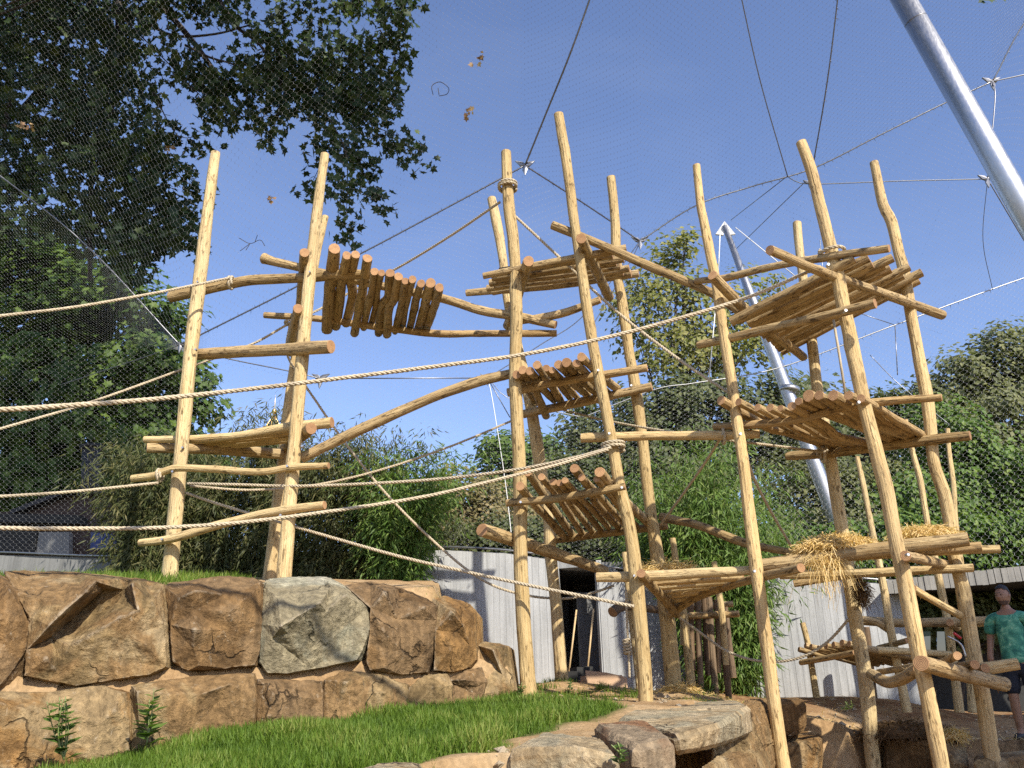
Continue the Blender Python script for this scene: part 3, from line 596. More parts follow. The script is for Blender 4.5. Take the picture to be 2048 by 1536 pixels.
# ------------------------------------------------------------------ logs
def log_mesh(pts, sides=12, step=.13, wob=.05, slivers=0, seed=None):
    """pts: rows x, y, z, radius"""
    S = spline(pts, step); path, rad = S[:, :3].copy(), S[:, 3].copy()
    n = len(path); ang = np.linspace(0, 2*np.pi, sides, endpoint=False)
    L = np.concatenate([[0], np.cumsum(np.linalg.norm(np.diff(path, axis=0), axis=1))])
    ph = rng.uniform(0, 6.28, 8); rr = np.ones((n, sides))
    rr += wob*np.sin(ang[None]*2+ph[0]+L[:, None]*1.1)*.6+wob*np.sin(ang[None]*3+ph[1]-L[:, None]*2.3)*.5
    rr += wob*.7*np.sin(L[:, None]*5.3+ph[2])+wob*.5*np.sin(L[:, None]*11+ph[3]+ang[None])
    for _ in range(int(L[-1]*1.3)):                        # knots
        l0, a0 = rng.uniform(0, L[-1]), rng.uniform(0, 6.28)
        rr += 0.13*np.exp(-((L[:, None]-l0)/.07)**2-(np.angle(np.exp(1j*(ang[None]-a0)))/.5)**2)
    R = rad[:, None]*rr
    T_, N_, B_ = frames(path)
    V = path[:, None]+R[..., None]*(np.cos(ang)[None, :, None]*N_[:, None]+np.sin(ang)[None, :, None]*B_[:, None])
    lc = np.stack([np.cos(ang)[None]*R, np.sin(ang)[None]*R, np.broadcast_to(L[:, None], R.shape)], -1)
    V, lc = V.reshape(-1, 3), lc.reshape(-1, 3)
    i = np.arange(n-1)[:, None]*sides; j = np.arange(sides)[None]; k = (j+1) % sides
    mbq = MB(); mbq.add(V, [np.stack([i+j, i+k, i+sides+k, i+sides+j], -1).reshape(-1, 4)], 0, {'lc': lc})
    for e, sg in ((0, -1), (n-1, 1)):
        tilt = rng.normal(0, .12, 2)
        q = np.column_stack([np.cos(ang), np.sin(ang)])*R[e][:, None]
        c = path[e]+T_[e]*sg*.004
        ring1 = c+.965*(q[:, :1]*N_[e]+q[:, 1:]*B_[e]); ring0 = V[e*sides:(e+1)*sides]
        ctr = c
        VV = np.vstack([ring0, ring1, ctr[None]]); l2 = np.vstack([lc[e*sides:(e+1)*sides], np.column_stack([q*.93, np.zeros(sides)]), [[0, 0, 0]]])
        a = np.arange(sides); b = (a+1) % sides
        q4 = np.stack([a, b, sides+b, sides+a], 1); t3 = np.stack([sides+a, sides+b, np.full(sides, 2*sides)], 1)
        if sg < 0: q4, t3 = q4[:, ::-1], t3[:, ::-1]
        mbq.add(VV, [q4, t3], 1, {'lc': l2})
    if slivers:
        m = int(slivers*L[-1]); e = rng.integers(1, n-1, m); a0 = rng.uniform(0, 6.28, m)
        d = np.cos(a0)[:, None]*N_[e]+np.sin(a0)[:, None]*B_[e]; base = path[e]+d*rad[e][:, None]*.98
        ln = rng.uniform(.02, .10, m)*rng.choice([-1, 1], m); w = rng.uniform(.0015, .004, m)
        side = np.cross(d, T_[e]); out = rng.uniform(.15, .9, m)
        p1 = base+T_[e]*(ln*.5)[:, None]+d*(np.abs(ln)*.3*out)[:, None]; p2 = base+T_[e]*(ln*.8)[:, None]+d*(np.abs(ln)*out)[:, None]
        VV = np.stack([base-side*w[:, None], base+side*w[:, None], p1-side*w[:, None]*.8, p1+side*w[:, None]*.8, p2], 1).reshape(-1, 3)
        o5 = np.arange(m)[:, None]*5
        l5 = np.repeat(np.column_stack([rng.normal(0, .1, m), rng.normal(0, .1, m), rng.uniform(0, 9, m)]), 5, 0)
        mbq.add(VV, [o5+np.array([[0, 1, 3, 2]]), o5+np.array([[2, 3, 4]])], 0, {'lc': l5})
    return mbq
def log(name, spec, parent, m='log', sides=12, slivers=6, wob=.05, step=.13):
    """spec: (px, py, width px, depth Y) rows measured on the photograph"""
    pts = []
    for px, py, w, Y in spec:
        p, r = PW(px, py, w, Y); pts.append([*p, r])
    o = log_mesh(pts, sides, step, wob, slivers).obj(name, [M[m], M['end']], parent, smooth='caps')
    return o
def fillY(rows, ya, yb=None):
    """rows (px, py, w): depth runs linearly along the log in space"""
    n = len(rows); yb = ya if yb is None else yb
    x0, x1 = rows[0][0], rows[-1][0]; y0, y1 = rows[0][1], rows[-1][1]
    hor = abs(x1-x0) > abs(y1-y0)
    out = []
    for r in rows:
        t = (r[0]-x0)/(x1-x0+1e-9) if hor else (r[1]-y0)/(y1-y0+1e-9)
        out.append((r[0], r[1], r[2], 1.0/lerp(1/ya, 1/yb, t)))
    return out
def post(rows, Y, parent, name='post', m='post', Yt=None):
    return log(name, fillY(rows, Y, Yt), parent, m, 16, 9, .035, .11)
def beam(rows, ya, yb, parent, name='beam', m='log', **k):
    return log(name, fillY(rows, ya, yb), parent, m, **k)
def deck(nears, fars, Yn, Yf, parent, m='log', w=15, sag=0.0, name='deck_log'):
    """logs laid side by side: near and far ends, (x, y[, w]) each"""
    n = len(nears)
    for i, (a, b) in enumerate(zip(nears, fars)):
        t = i/max(1, n-1); ya = lerp(Yn[0], Yn[1], t); yb = lerp(Yf[0], Yf[1], t)
        wa = a[2] if len(a) > 2 else w
        pa, ra = PW(a[0], a[1], wa, ya); pb, rb = PW(b[0], b[1], wa*ya/yb, yb)
        mid = (pa+pb)/2+rng.normal(0, .018, 3)-np.array([0, 0, sag if i < n*.5 else sag*.3])
        q1 = (pa*2+pb)/3+rng.normal(0, .012, 3)-np.array([0, 0, sag*.7 if i < n*.5 else 0])
        ra *= 1.08; rb = ra
        log_mesh([[*pa, ra], [*q1, ra*rng.uniform(.98, 1.10)], [*mid, ra*rng.uniform(1.0, 1.16)], [*pb, rb*rng.uniform(1.0, 1.16)]], 11, .16, .06, 5).obj(name, [M[m], M['end']], parent, smooth='caps')
def interp_pts(a, b, n, j=0):
    return [(lerp(a[0], b[0], i/(n-1))+rng.normal(0, j), lerp(a[1], b[1], i/(n-1))+rng.normal(0, j*.6)) for i in range(n)]
def bolt(px, py, Y, parent):
    p = P(px, py, Y); V, F = tube([p+[0, .02, 0], p-[0, .03, 0]], .014, 6); obj('bolt', V, F, M['steel'], parent, smooth=False)

GT = 'log climbing towers with platforms'
# ---- left tower
YA, YB, YC = 10.6, 10.1, 11.7
lt = empty('climbing_tower', P(460, 1158, 10.7)); tag(lt, 'three-post log tower standing behind the boulder wall', 'climbing tower', GT)
post([(337, 1180, 32), (362, 905, 28), (380, 720, 27), (398, 570, 26), (416, 420, 22), (431, 306, 19)], YA, lt)
post([(566, 1180, 30), (590, 880, 26), (606, 700, 26), (622, 530, 24), (637, 400, 20), (650, 309, 17)], YB, lt)
post([(536, 1180, 27), (560, 980, 26), (578, 820, 24), (597, 690, 21), (628, 530, 18), (651, 433, 13)], YC, lt)
beam([(341, 594, 22), (430, 575, 22), (500, 561, 21), (600, 556, 21), (680, 550, 20), (746, 548, 20)], 10.86, 10.12, lt)
beam([(388, 709, 25), (470, 704, 24), (560, 700, 25), (662, 693, 27)], 10.85, 9.78, lt, 'rung')
beam([(265, 957, 14), (310, 951, 15), (345, 937, 15), (420, 938, 14), (520, 944, 14), (580, 935, 14), (657, 931, 13)], 10.52, 9.86, lt, 'rung', 'post')
beam([(280, 1086, 15), (345, 1077, 17), (430, 1052, 17), (540, 1025, 17), (649, 1010, 18)], 10.52, 9.86, lt, 'rung', 'post')
beam([(290, 879, 14), (380, 878, 15), (480, 871, 16), (560, 857, 18), (664, 845, 23)], 10.86, 10.28, lt, 'beam', 'post')
beam([(294, 896, 19), (430, 899, 21), (566, 908, 20)], 10.8, 11.55, lt)
beam([(622, 857, 24), (566, 900, 22)], 9.9, 11.9, lt)
for k in range(4):
    t = (k+1)/5
    beam([(lerp(365, 470, t), lerp(880, 897, t), 13), (lerp(600, 585, t), lerp(855, 884, t), 14)], lerp(10.95, 11.3, t), lerp(10.4, 11.3, t), lt, 'deck_log', 'post')
beam([(609, 505, 19), (600, 606, 17)], 9.75, 11.75, lt)
beam([(596, 617, 20), (580, 705, 18)], 9.95, 12.0, lt)
for q in ((440/1.0, 0, 0),): pass
for px, py, Y in ((396, 565, YA-.1), (392, 700, YA-.1), (620, 545, YB-.1), (605, 893, YB-.1), (366, 896, YA-.1), (346, 944, 10.35), (575, 933, 9.85), (325, 1079, 10.35), (562, 1031, 9.85)): bolt(px, py, Y, lt)
# ---- log bridge
br = empty('log_bridge', P(770, 690, 10.9)); tag(br, 'high bridge deck of short logs between left and middle towers', 'log bridge')
beam([(528, 517, 24), (548, 523, 18), (620, 540, 17), (735, 566, 17), (885, 597, 17), (960, 621, 18), (1035, 633, 18), (1111, 650, 17)], 10.75, 9.62, br, 'rail')
beam([(529, 630, 13), (640, 638, 14), (760, 655, 14), (870, 667, 15), (960, 667, 14), (1113, 667, 14)], 11.7, 11.45, br, 'rail')
nb = [(669, 497, 23), (694, 511, 18), (711, 509, 17), (735, 517, 17), (749, 543, 15), (763, 546, 13), (780, 546, 18), (797, 553, 17), (811, 562, 14), (825, 559, 15), (842, 567, 15), (861, 566, 19), (879, 575, 17)]
fb = [(654, 660), (672, 654), (692, 648), (709, 667), (727, 655), (742, 652), (757, 666), (774, 669), (790, 663), (804, 656), (819, 660), (836, 659), (853, 657)]
deck(nb, fb, (9.75, 9.6), (11.95, 11.85), br)
beam([(604, 916, 20), (700, 869, 22), (800, 823, 22), (880, 789, 21), (960, 762, 22), (1046, 742, 20)], 10.25, 9.8, None, 'crossing_log')
tag(bpy.data.objects['crossing_log'], 'long bowed log sloping up from left tower to middle tower', 'log', 'logs spanning between towers')
# ---- middle tower
YE, YF, YG, YH = 9.6, 9.2, 11.2, 11.8
mt = empty('climbing_tower', P(1200, 1395, 10.3)); tag(mt, 'tall four-post log tower with three decks in the middle', 'climbing tower', GT)
post([(1060, 1412, 34), (1058, 1392, 33), (1047, 1247, 29), (1041, 1109, 28), (1040, 960, 27), (1030, 754, 25), (1033, 640, 25), (1029, 507, 23), (1017, 405, 23), (1012, 304, 19)], YE, mt)
post([(1293, 1425, 30), (1292, 1402, 30), (1287, 1316, 30), (1277, 1212, 29), (1267, 1109, 27), (1257, 1044, 25), (1240, 976, 23), (1222, 873, 22), (1195, 737, 22), (1178, 644, 22), (1163, 542, 21), (1148, 439, 20), (1135, 337, 21), (1117, 229, 19)], YF, mt)
post([(1350, 1405, 34), (1332, 1221, 31), (1313, 1101, 26), (1295, 976, 22), (1284, 873, 22), (1270, 771, 23), (1258, 702, 21), (1245, 610, 21), (1234, 542, 20), (1230, 439, 19), (1222, 355, 17)], YG, mt)
post([(1126, 1380, 29), (1120, 1316, 26), (1112, 1212, 24), (1101, 1109, 25), (1098, 1044, 24), (1085, 959, 24), (1074, 890, 25), (1060, 805, 23), (1040, 715, 21), (1016, 600, 19), (1004, 507, 18), (992, 439, 21), (983, 397, 18)], YH, mt)
beam([(1057, 522, 23), (1016, 652, 19)], 9.3, 11.95, mt)
beam([(1162, 477, 21), (1218, 594, 19)], 8.85, 11.1, mt)
n1 = [(967, 552, 14), (1000, 543, 16), (985, 555, 16), (992, 560, 16), (980, 566, 16), (990, 572, 16), (975, 577, 15), (985, 583, 15), (933, 586, 14)]
f1 = [(1252, 497, 17), (1225, 511), (1247, 518), (1232, 525), (1240, 532), (1258, 537), (1246, 543), (1262, 547), (1277, 547)]
for i, (a, b) in enumerate(zip(n1, f1)):
    t = i/8; beam([(a[0], a[1], a[2]), ((a[0]+b[0])/2, (a[1]+b[1])/2+rng.normal(0, 1.5), 17), (b[0], b[1], 16)], lerp(9.65, 11.7, t), lerp(9.3, 11.1, t), mt, 'deck_log')
beam([(1040, 642, 15), (1120, 628, 17), (1200, 600, 15)], 9.78, 9.38, mt, 'rung')
beam([(1016, 785, 17), (1120, 764, 17), (1294, 736, 17)], 9.86, 9.38, mt)
beam([(1047, 828, 17), (1170, 803, 18), (1303, 773, 18)], 11.6, 10.97, mt)
deck([(1033, 749, 16), (1045, 740, 17), (1060, 742, 16), (1074, 730, 16), (1093, 736, 14), (1104, 740, 13), (1117, 729, 16), (1133, 725, 18), (1153, 727, 15), (1163, 714, 17)],
     [(1072, 806), (1092, 832), (1108, 800), (1122, 803), (1140, 796), (1156, 797), (1176, 791), (1196, 788), (1215, 786), (1234, 777)], (9.45, 9.0), (11.9, 11.25), mt)
beam([(1014, 1006, 15), (1120, 996, 16), (1250, 973, 15)], 9.42, 9.02, mt)
beam([(1105, 1080, 14), (1220, 1066, 15), (1334, 1051, 15)], 11.98, 11.36, mt)
deck([(1040, 972, 17), (1056, 944, 16), (1083, 954, 14), (1107, 964, 14), (1119, 966, 13), (1130, 961, 13), (1149, 937, 17), (1163, 955, 14), (1193, 958, 13), (1199, 944, 19)],
     interp_pts((1128, 1074), (1292, 1044), 10, 3), (9.2, 8.75), (12.0, 11.4), mt)
beam([(964, 1060, 27), (1090, 1100, 24), (1210, 1142, 19)], 9.25, 11.6, mt, 'brace')
for px, py, Y in ((1041, 1005, 9.3), (1243, 976, 8.92), (1218, 868, YF-.09), (1196, 742, YF-.09), (1262, 772, 10.88), (1268, 1152, YF-.1), (1236, 542, 11.0)): bolt(px, py, Y, mt)
# logs between middle and right tower
c1 = beam([(1105, 450, 17), (1200, 489, 18), (1300, 533, 18), (1370, 562, 18), (1430, 590, 17), (1480, 625, 15)], 9.3, 9.05, None, 'crossing_log')
tag(c1, 'knobbly log sloping down from middle tower top to right tower', 'log', 'logs spanning between towers')
c2 = beam([(1163, 876, 19), (1300, 872, 19), (1420, 871, 19), (1518, 868, 18)], 9.42, 8.98, None, 'crossing_log', 'post')
tag(c2, 'straight pale level log joining the middle and right towers', 'log', 'logs spanning between towers')
c3 = beam([(1322, 1034, 17), (1400, 1052, 17), (1480, 1083, 17), (1540, 1097, 16), (1598, 1107, 15)], 11.4, 10.2, None, 'crossing_log')
tag(c3, 'low bowed log in front of bamboo leading to the straw deck', 'log', 'logs spanning between towers')
tp = empty('corner_platform', P(1345, 1240, 9.8)); tag(tp, 'small triangular plank platform between middle and right towers', 'platform')
beam([(1194, 1155, 19), (1300, 1152, 20), (1400, 1146, 20), (1500, 1141, 17)], 9.42, 8.95, tp, 'beam', 'post')
beam([(1282, 1147, 19), (1315, 1185, 19), (1354, 1228, 18)], 9.0, 11.0, tp)
beam([(1340, 1228, 16), (1400, 1190, 18), (1500, 1160, 18), (1602, 1136, 20)], 11.0, 8.2, tp)
for k in range(6):
    t = (k+.7)/6.2
    beam([(lerp(1285, 1345, t), lerp(1160, 1214, t), 16), (lerp(1500, 1380, t), lerp(1148, 1200, t), 15)], lerp(9.55, 11.0, t), lerp(9.1, 10.7, t), tp, 'deck_log', 'post')
# ---- right tower
YI, YJ, YK, YR = 8.8, 8.1, 10.0, 9.3
rt = empty('climbing_tower', P(1760, 1560, 9.0)); tag(rt, 'four-post log tower in the pit at the right with straw deck', 'climbing tower', GT)
post([(1576, 1600, 30), (1550, 1420, 27), (1537, 1316, 26), (1518, 1178, 26), (1509, 1110, 26), (1496, 1008, 25), (1484, 905, 23), (1473, 837, 22), (1465, 776, 22), (1454, 708, 21), (1443, 639, 20), (1433, 571, 20), (1419, 502, 19), (1406, 434, 17), (1401, 410, 17), (1393, 331, 15)], YI, rt)
post([(1893, 1600, 31), (1881, 1523, 31), (1861, 1420, 31), (1839, 1316, 31), (1825, 1247, 32), (1806, 1143, 31), (1797, 1110, 30), (1784, 1042, 29), (1771, 973, 29), (1755, 912, 28), (1729, 810, 27), (1714, 742, 27), (1700, 673, 27), (1685, 605, 27), (1676, 554, 26), (1657, 478, 24), (1640, 410, 23), (1623, 342, 22), (1602, 285, 21)], YJ, rt)
post([(1757, 1600, 29), (1745, 1523, 28), (1734, 1385, 29), (1718, 1281, 28), (1702, 1178, 27), (1684, 1059, 26), (1675, 1008, 25), (1664, 939, 24), (1645, 835, 23), (1632, 759, 21), (1627, 708, 21), (1612, 600, 19), (1599, 502, 17), (1594, 446, 17)], YK, rt)
post([(2000, 1600, 31), (1986, 1523, 30), (1964, 1385, 28), (1949, 1316, 28), (1931, 1212, 28), (1921, 1160, 25), (1908, 1110, 24), (1899, 1042, 25), (1889, 990, 25), (1871, 939, 23), (1864, 895, 24), (1856, 810, 25), (1843, 742, 24), (1824, 639, 22), (1807, 537, 22), (1799, 512, 21), (1783, 444, 21), (1766, 410, 19), (1748, 325, 17)], YR, rt)
beam([(1540, 500, 20), (1640, 543, 20), (1740, 578, 19), (1884, 630, 19)], 7.35, 9.75, rt)
beam([(1425, 551, 21), (1500, 628, 20), (1607, 714, 18)], 8.4, 10.2, rt)
beam([(1392, 562, 13), (1450, 556, 15), (1540, 534, 16), (1650, 515, 17), (1778, 497, 17)], 9.05, 7.7, rt)
beam([(1397, 690, 17), (1440, 681, 17), (1540, 657, 18), (1650, 632, 19), (1750, 607, 20)], 9.05, 7.72, rt)
nl = [(1463, 643), (1478, 640), (1497, 647), (1502, 651), (1509, 656), (1518, 664), (1524, 670), (1533, 677), (1543, 685), (1548, 690), (1554, 697), (1562, 704)]
fl = [(1708, 518), (1737, 516), (1744, 528), (1785, 516), (1768, 531), (1780, 537), (1818, 534), (1796, 545), (1805, 551), (1843, 545), (1820, 558), (1837, 561)]
for i, (a, b) in enumerate(zip(nl, fl)):
    t = i/11; w = [20, 18, 20, 19, 19, 20, 18, 19, 18, 19, 17, 16][i]
    beam([(a[0], a[1], w), ((a[0]+b[0])/2, (a[1]+b[1])/2+rng.normal(0, 2), w+1), (b[0], b[1], w)], lerp(8.75, 10.15, t), lerp(7.95, 9.35, t), rt, 'deck_log')
beam([(1428, 853, 15), (1500, 850, 17), (1600, 838, 18), (1700, 812, 17), (1790, 801, 17), (1883, 795, 15)], 9.1, 7.95, rt)
beam([(1574, 912, 17), (1660, 906, 20), (1760, 893, 21), (1850, 881, 21), (1940, 871, 20)], 10.25, 9.0, rt)
deck([(1442, 801, 18), (1477, 804, 15), (1515, 815, 14), (1540, 815, 15), (1561, 816, 13), (1584, 812, 17), (1597, 803, 16), (1617, 791, 22), (1638, 791, 18), (1666, 791, 20), (1697, 791, 18), (1722, 797, 16)],
     interp_pts((1690, 902), (1846, 868), 12, 3), (8.72, 7.95), (10.15, 9.35), rt, sag=.10)
beam([(1522, 1131, 24), (1640, 1117, 25), (1750, 1100, 27), (1936, 1078, 29)], 9.05, 8.2, rt, 'deck_log')
beam([(1545, 1122, 18), (1740, 1110, 20), (1962, 1093, 20)], 9.4, 8.6, rt, 'deck_log')
beam([(1580, 1115, 16), (1800, 1105, 17), (1999, 1098, 17)], 9.7, 9.0, rt, 'deck_log', 'post')
beam([(1610, 1110, 16), (1800, 1092, 16), (1925, 1080, 16)], 10.0, 9.5, rt, 'deck_log')
beam([(1811, 1112, 21), (1895, 1130, 19)], 7.8, 9.5, rt)
beam([(1560, 1150, 17), (1700, 1147, 18), (1830, 1141, 18), (1946, 1136, 17)], 9.85, 9.15, rt, 'beam', 'post')
beam([(1588, 1167, 15), (1660, 1155, 16), (1725, 1146, 15)], 9.8, 9.6, rt)
beam([(1842, 1326, 33), (1920, 1347, 30), (2008, 1369, 27)], 7.72, 9.0, rt)
beam([(1866, 1335, 17), (1915, 1311, 16)], 9.2, 7.9, rt, 'deck_log')
beam([(1890, 1340, 20), (1950, 1329, 19)], 9.3, 8.2, rt, 'deck_log')
beam([(1905, 1345, 18), (1970, 1336, 18)], 9.5, 8.6, rt, 'deck_log')
beam([(1900, 1350, 24), (1970, 1338, 24), (2036, 1328, 23)], 8.9, 8.7, rt, 'deck_log', 'post')
beam([(1742, 1347, 19), (1772, 1364, 23), (1800, 1360, 24), (1838, 1338, 24)], 9.8, 8.3, rt, 'brace')
beam([(1758, 1344, 12), (1838, 1332, 14)], 9.9, 8.6, rt, 'brace')
beam([(1826, 1177, 14), (1870, 1203, 15), (1920, 1231, 15)], 8.3, 9.3, rt, 'brace', 'post')
for px, py, Y in ((1690, 623, 7.75), (1716, 806, YJ-.12), (1508, 1143, YI-.1), (1655, 531, 7.75), (1480, 869, YI-.1), (1814, 1110, 7.7)): bolt(px, py, Y, rt)
# ---- low tower at the back right
lw = empty('climbing_tower', P(1770, 1405, 12.6)); tag(lw, 'low log structure with thin posts beside the concrete wall at the back', 'climbing tower', GT)
YB1 = 12.4
post([(1815, 1425, 19), (1785, 1281, 16), (1768, 1178, 15), (1745, 1065, 12), (1727, 973, 11), (1714, 914, 9)], 12.3, lw)
post([(1919, 1425, 19), (1897, 1254, 15), (1882, 1178, 15), (1854, 1042, 12), (1840, 960, 12), (1825, 905, 11), (1811, 840, 9)], 12.6, lw)
post([(1945, 1425, 16), (1930, 1200, 13), (1912, 1055, 11), (1907, 973, 10), (1898, 905, 9), (1895, 858, 9)], 13.3, lw)
post([(1634, 1400, 14), (1616, 1290, 12), (1605, 1246, 11)], 13.3, lw)
post([(1748, 1400, 15), (1732, 1255, 14)], 13.4, lw, 'post', 'oldlog')
beam([(1602, 1325, 11), (1650, 1317, 12), (1710, 1305, 12)], 13.0, 11.9, lw)
beam([(1740, 1299, 13), (1820, 1303, 13), (1902, 1309, 12)], 11.9, 12.1, lw, 'beam', 'post')
deck([(1598, 1299, 10), (1611, 1291, 11), (1622, 1293, 10), (1637, 1296, 10), (1652, 1292, 12), (1667, 1290, 12), (1684, 1286, 13), (1698, 1288, 11), (1712, 1292, 11), (1726, 1296, 11)], interp_pts((1730, 1330), (1850, 1318), 10, 1), (13.2, 11.8), (13.4, 12.3), lw)
beam([(1757, 1296, 11), (1815, 1281, 12)], 12.6, 12.0, lw)
beam([(1725, 1241, 18), (1800, 1246, 18), (1900, 1244, 18), (1986, 1240, 15)], 12.6, 12.2, lw)
beam([(1722, 1237, 12), (1750, 1243, 14), (1780, 1262, 14)], 12.2, 12.4, lw)
beam([(1900, 1245, 15), (1915, 1256, 13)], 11.9, 13.2, lw)
beam([(1880, 1251, 7), (1998, 1250, 7)], 12.5, 12.3, lw, 'beam', 'post')
# ---- log screen behind the middle tower
ls = empty('log_screen', P(1400, 1390, 12.9)); tag(ls, 'row of dark hanging logs on a low frame before the bamboo', 'log screen')
post([(1282, 1390, 17), (1260, 1200, 15), (1249, 1105, 11)], 12.8, ls)
post([(1385, 1400, 20), (1370, 1250, 16), (1345, 1077, 12)], 12.4, ls)
post([(1452, 1330, 12), (1444, 1230, 14), (1428, 1124, 11)], 12.2, ls)
post([(1366, 1290, 12), (1365, 1126, 10)], 13.2, ls)
beam([(1225, 1225, 22), (1250, 1212, 18), (1330, 1222, 15)], 12.0, 12.9, ls, m='oldlog')
beam([(1350, 1215, 14), (1410, 1212, 14), (1466, 1208, 12)], 12.9, 12.7, ls)
beam([(1370, 1232, 14), (1420, 1230, 14), (1478, 1228, 13)], 12.5, 12.3, ls)
for i, (xt, yt, xb, yb, w) in enumerate([(1382, 1198, 1386, 1340, 12), (1396, 1196, 1402, 1375, 12), (1408, 1193, 1416, 1350, 11), (1418, 1195, 1432, 1393, 13), (1432, 1200, 1438, 1345, 10), (1438, 1205, 1458, 1398, 14), (1448, 1215, 1466, 1355, 15)]):
    beam([(xt, yt, w), ((xt+xb)/2+rng.normal(0, 1.5), (yt+yb)/2, w+1), (xb, yb, w)], 12.6, 12.6, ls, 'screen_log', 'oldlog')

# ------------------------------------------------------------------ ropes
def rope_mesh(pts, R, mbq=None):
    pitch = R*6.5; S = spline(np.asarray(pts, float), pitch/7)
    T_, N_, B_ = frames(S); L = np.concatenate([[0], np.cumsum(np.linalg.norm(np.diff(S, axis=0), axis=1))])
    mbq = mbq or MB()
    for k in range(3):
        a = 2*np.pi*L/pitch+2*np.pi*k/3
        c = S+R*.53*(np.cos(a)[:, None]*N_+np.sin(a)[:, None]*B_)
        V, F = tube(c, R*.52, 5)
        lc = np.repeat(np.column_stack([np.cos(a)*R, np.sin(a)*R, L]), 5, 0)
        mbq.add(V, F, 0, {'lc': lc})
    return mbq
def rope(label, rows, R, coils=(), group='hemp climbing ropes'):
    """rows: (px, py, Y); coils: (px, py, Y, radius, turns, axis)"""
    mbq = rope_mesh([P(*r) for r in rows], R)
    for px, py, Y, cr, turns, ax in coils:
        c = P(px, py, Y); t = np.linspace(0, turns*2*np.pi, int(turns*14))
        h = (t/(2*np.pi)-turns/2)*R*2.05
        if ax == 'z': q = np.column_stack([np.cos(t)*cr, np.sin(t)*cr, h])
        elif ax == 'y': q = np.column_stack([np.cos(t)*cr, h, np.sin(t)*cr])
        else: q = np.column_stack([h, np.cos(t)*cr, np.sin(t)*cr])
        rope_mesh(c+q, R, mbq)
    o = mbq.obj('rope', [M['rope']]); tag(o, label, 'rope', group); return o
RR = .019
rope('upper left rope tied to top beam of the left tower', [(-160, 652, 8.0), (0, 632, 8.5), (150, 614, 9.1), (300, 588, 9.7), (400, 568, 10.2), (458, 556, 10.45)], RR, [(462, 566, 10.55, .085, 1.6, 'x')])
rope('rope from the far left passing behind left tower up to the middle tower top', [(-160, 905, 9.0), (0, 858, 9.6), (180, 805, 10.4), (370, 737, 11.2), (500, 690, 11.4), (577, 648, 11.5), (640, 618, 11.6), (700, 585, 11.8), (800, 533, 11.4), (900, 472, 10.6), (1000, 404, 9.75)], RR, [(1015, 372, 9.6, .115, 2.3, 'z'), (580, 645, 11.5, .075, 1.5, 'z')])
rope('thickest rope sagging across the whole picture to the right tower', [(-160, 819, 5.4), (0, 819, 5.75), (120, 812, 6.0), (300, 799, 6.4), (500, 778, 6.8), (700, 754, 7.05), (900, 729, 7.2), (1040, 710, 7.35), (1200, 678, 7.5), (1350, 639, 7.65), (1500, 593, 7.8), (1640, 533, 7.92)], .0205, [(1664, 505, 8.1, .125, 1.5, 'z')])
rope('rope knotted to the wavy rung of the left tower', [(-160, 1000, 8.3), (0, 993, 8.8), (150, 983, 9.4), (316, 966, 10.25)], RR, [(320, 951, 10.45, .075, 1.6, 'x')])
rope('rope from left tower past its rung to the middle tower front post', [(375, 967, 10.4), (470, 969, 10.2), (600, 972, 10.0), (760, 966, 9.7), (900, 956, 9.5), (1040, 938, 9.2), (1150, 915, 9.05), (1222, 895, 9.05)], RR, [(1226, 893, 9.2, .12, 2.2, 'z')])
rope('thin rope rising behind the middle tower to its second deck', [(380, 972, 10.5), (500, 980, 10.9), (630, 970, 11.2), (760, 940, 11.4), (900, 893, 11.6), (1020, 843, 11.8), (1070, 820, 11.85)], .017)
rope('rope from the lower far left to the middle tower front post', [(-160, 1050, 6.6), (0, 1056, 6.9), (160, 1057, 7.2), (330, 1055, 7.5), (500, 1043, 7.8), (700, 1017, 8.2), (860, 991, 8.5), (1000, 958, 8.7), (1120, 928, 8.9), (1216, 899, 9.05)], RR)
rope('rope dipping from left tower to a knot at the front post foot', [(372, 986, 10.6), (430, 1006, 10.6), (520, 1033, 10.5), (640, 1068, 10.3), (800, 1113, 9.9), (940, 1145, 9.6), (1060, 1171, 9.35), (1180, 1195, 9.2), (1268, 1213, 9.1)], RR)
rope('rope hanging in a long curve from left tower hitch to a low log', [(580, 648, 11.5), (573, 700, 11.55), (590, 740, 11.6), (625, 792, 11.7), (690, 885, 11.8), (770, 985, 11.9), (870, 1085, 12.0), (960, 1157, 12.0), (1040, 1188, 12.1), (1130, 1197, 12.1), (1190, 1184, 12.1), (1228, 1171, 12.0)], RR)
rope('straight rope from middle tower top down to right tower', [(1030, 432, 9.75), (1130, 525, 9.7), (1230, 620, 9.6), (1350, 713, 9.3), (1462, 788, 8.92)], RR)
rope('rope running under the middle second deck to the bridging log', [(1095, 812, 11.9), (1200, 838, 11.4), (1300, 857, 10.6), (1440, 878, 9.4), (1560, 893, 9.7), (1655, 905, 9.85)], .017, [(1645, 908, 9.85, .095, 1.5, 'x')])
rope('short rope slanting from level log down to low bowed log', [(1446, 868, 9.0), (1410, 925, 9.6), (1368, 985, 10.3), (1322, 1048, 11.1)], .018, [(1446, 871, 9.1, .09, 1.4, 'x')])
rope('short rope from right tower front post to low bowed log end', [(1484, 880, 8.95), (1505, 950, 9.2), (1540, 1020, 9.7), (1582, 1092, 10.2)], .018)
rope('slack grey rope sagging before the concrete wall', [(1348, 1228, 11.1), (1400, 1265, 11.0), (1455, 1303, 10.8), (1520, 1322, 10.6), (1590, 1318, 10.4), (1650, 1288, 10.2), (1698, 1238, 10.0)], .017, [(1350, 1205, 11.15, .10, 2.0, 'z')])
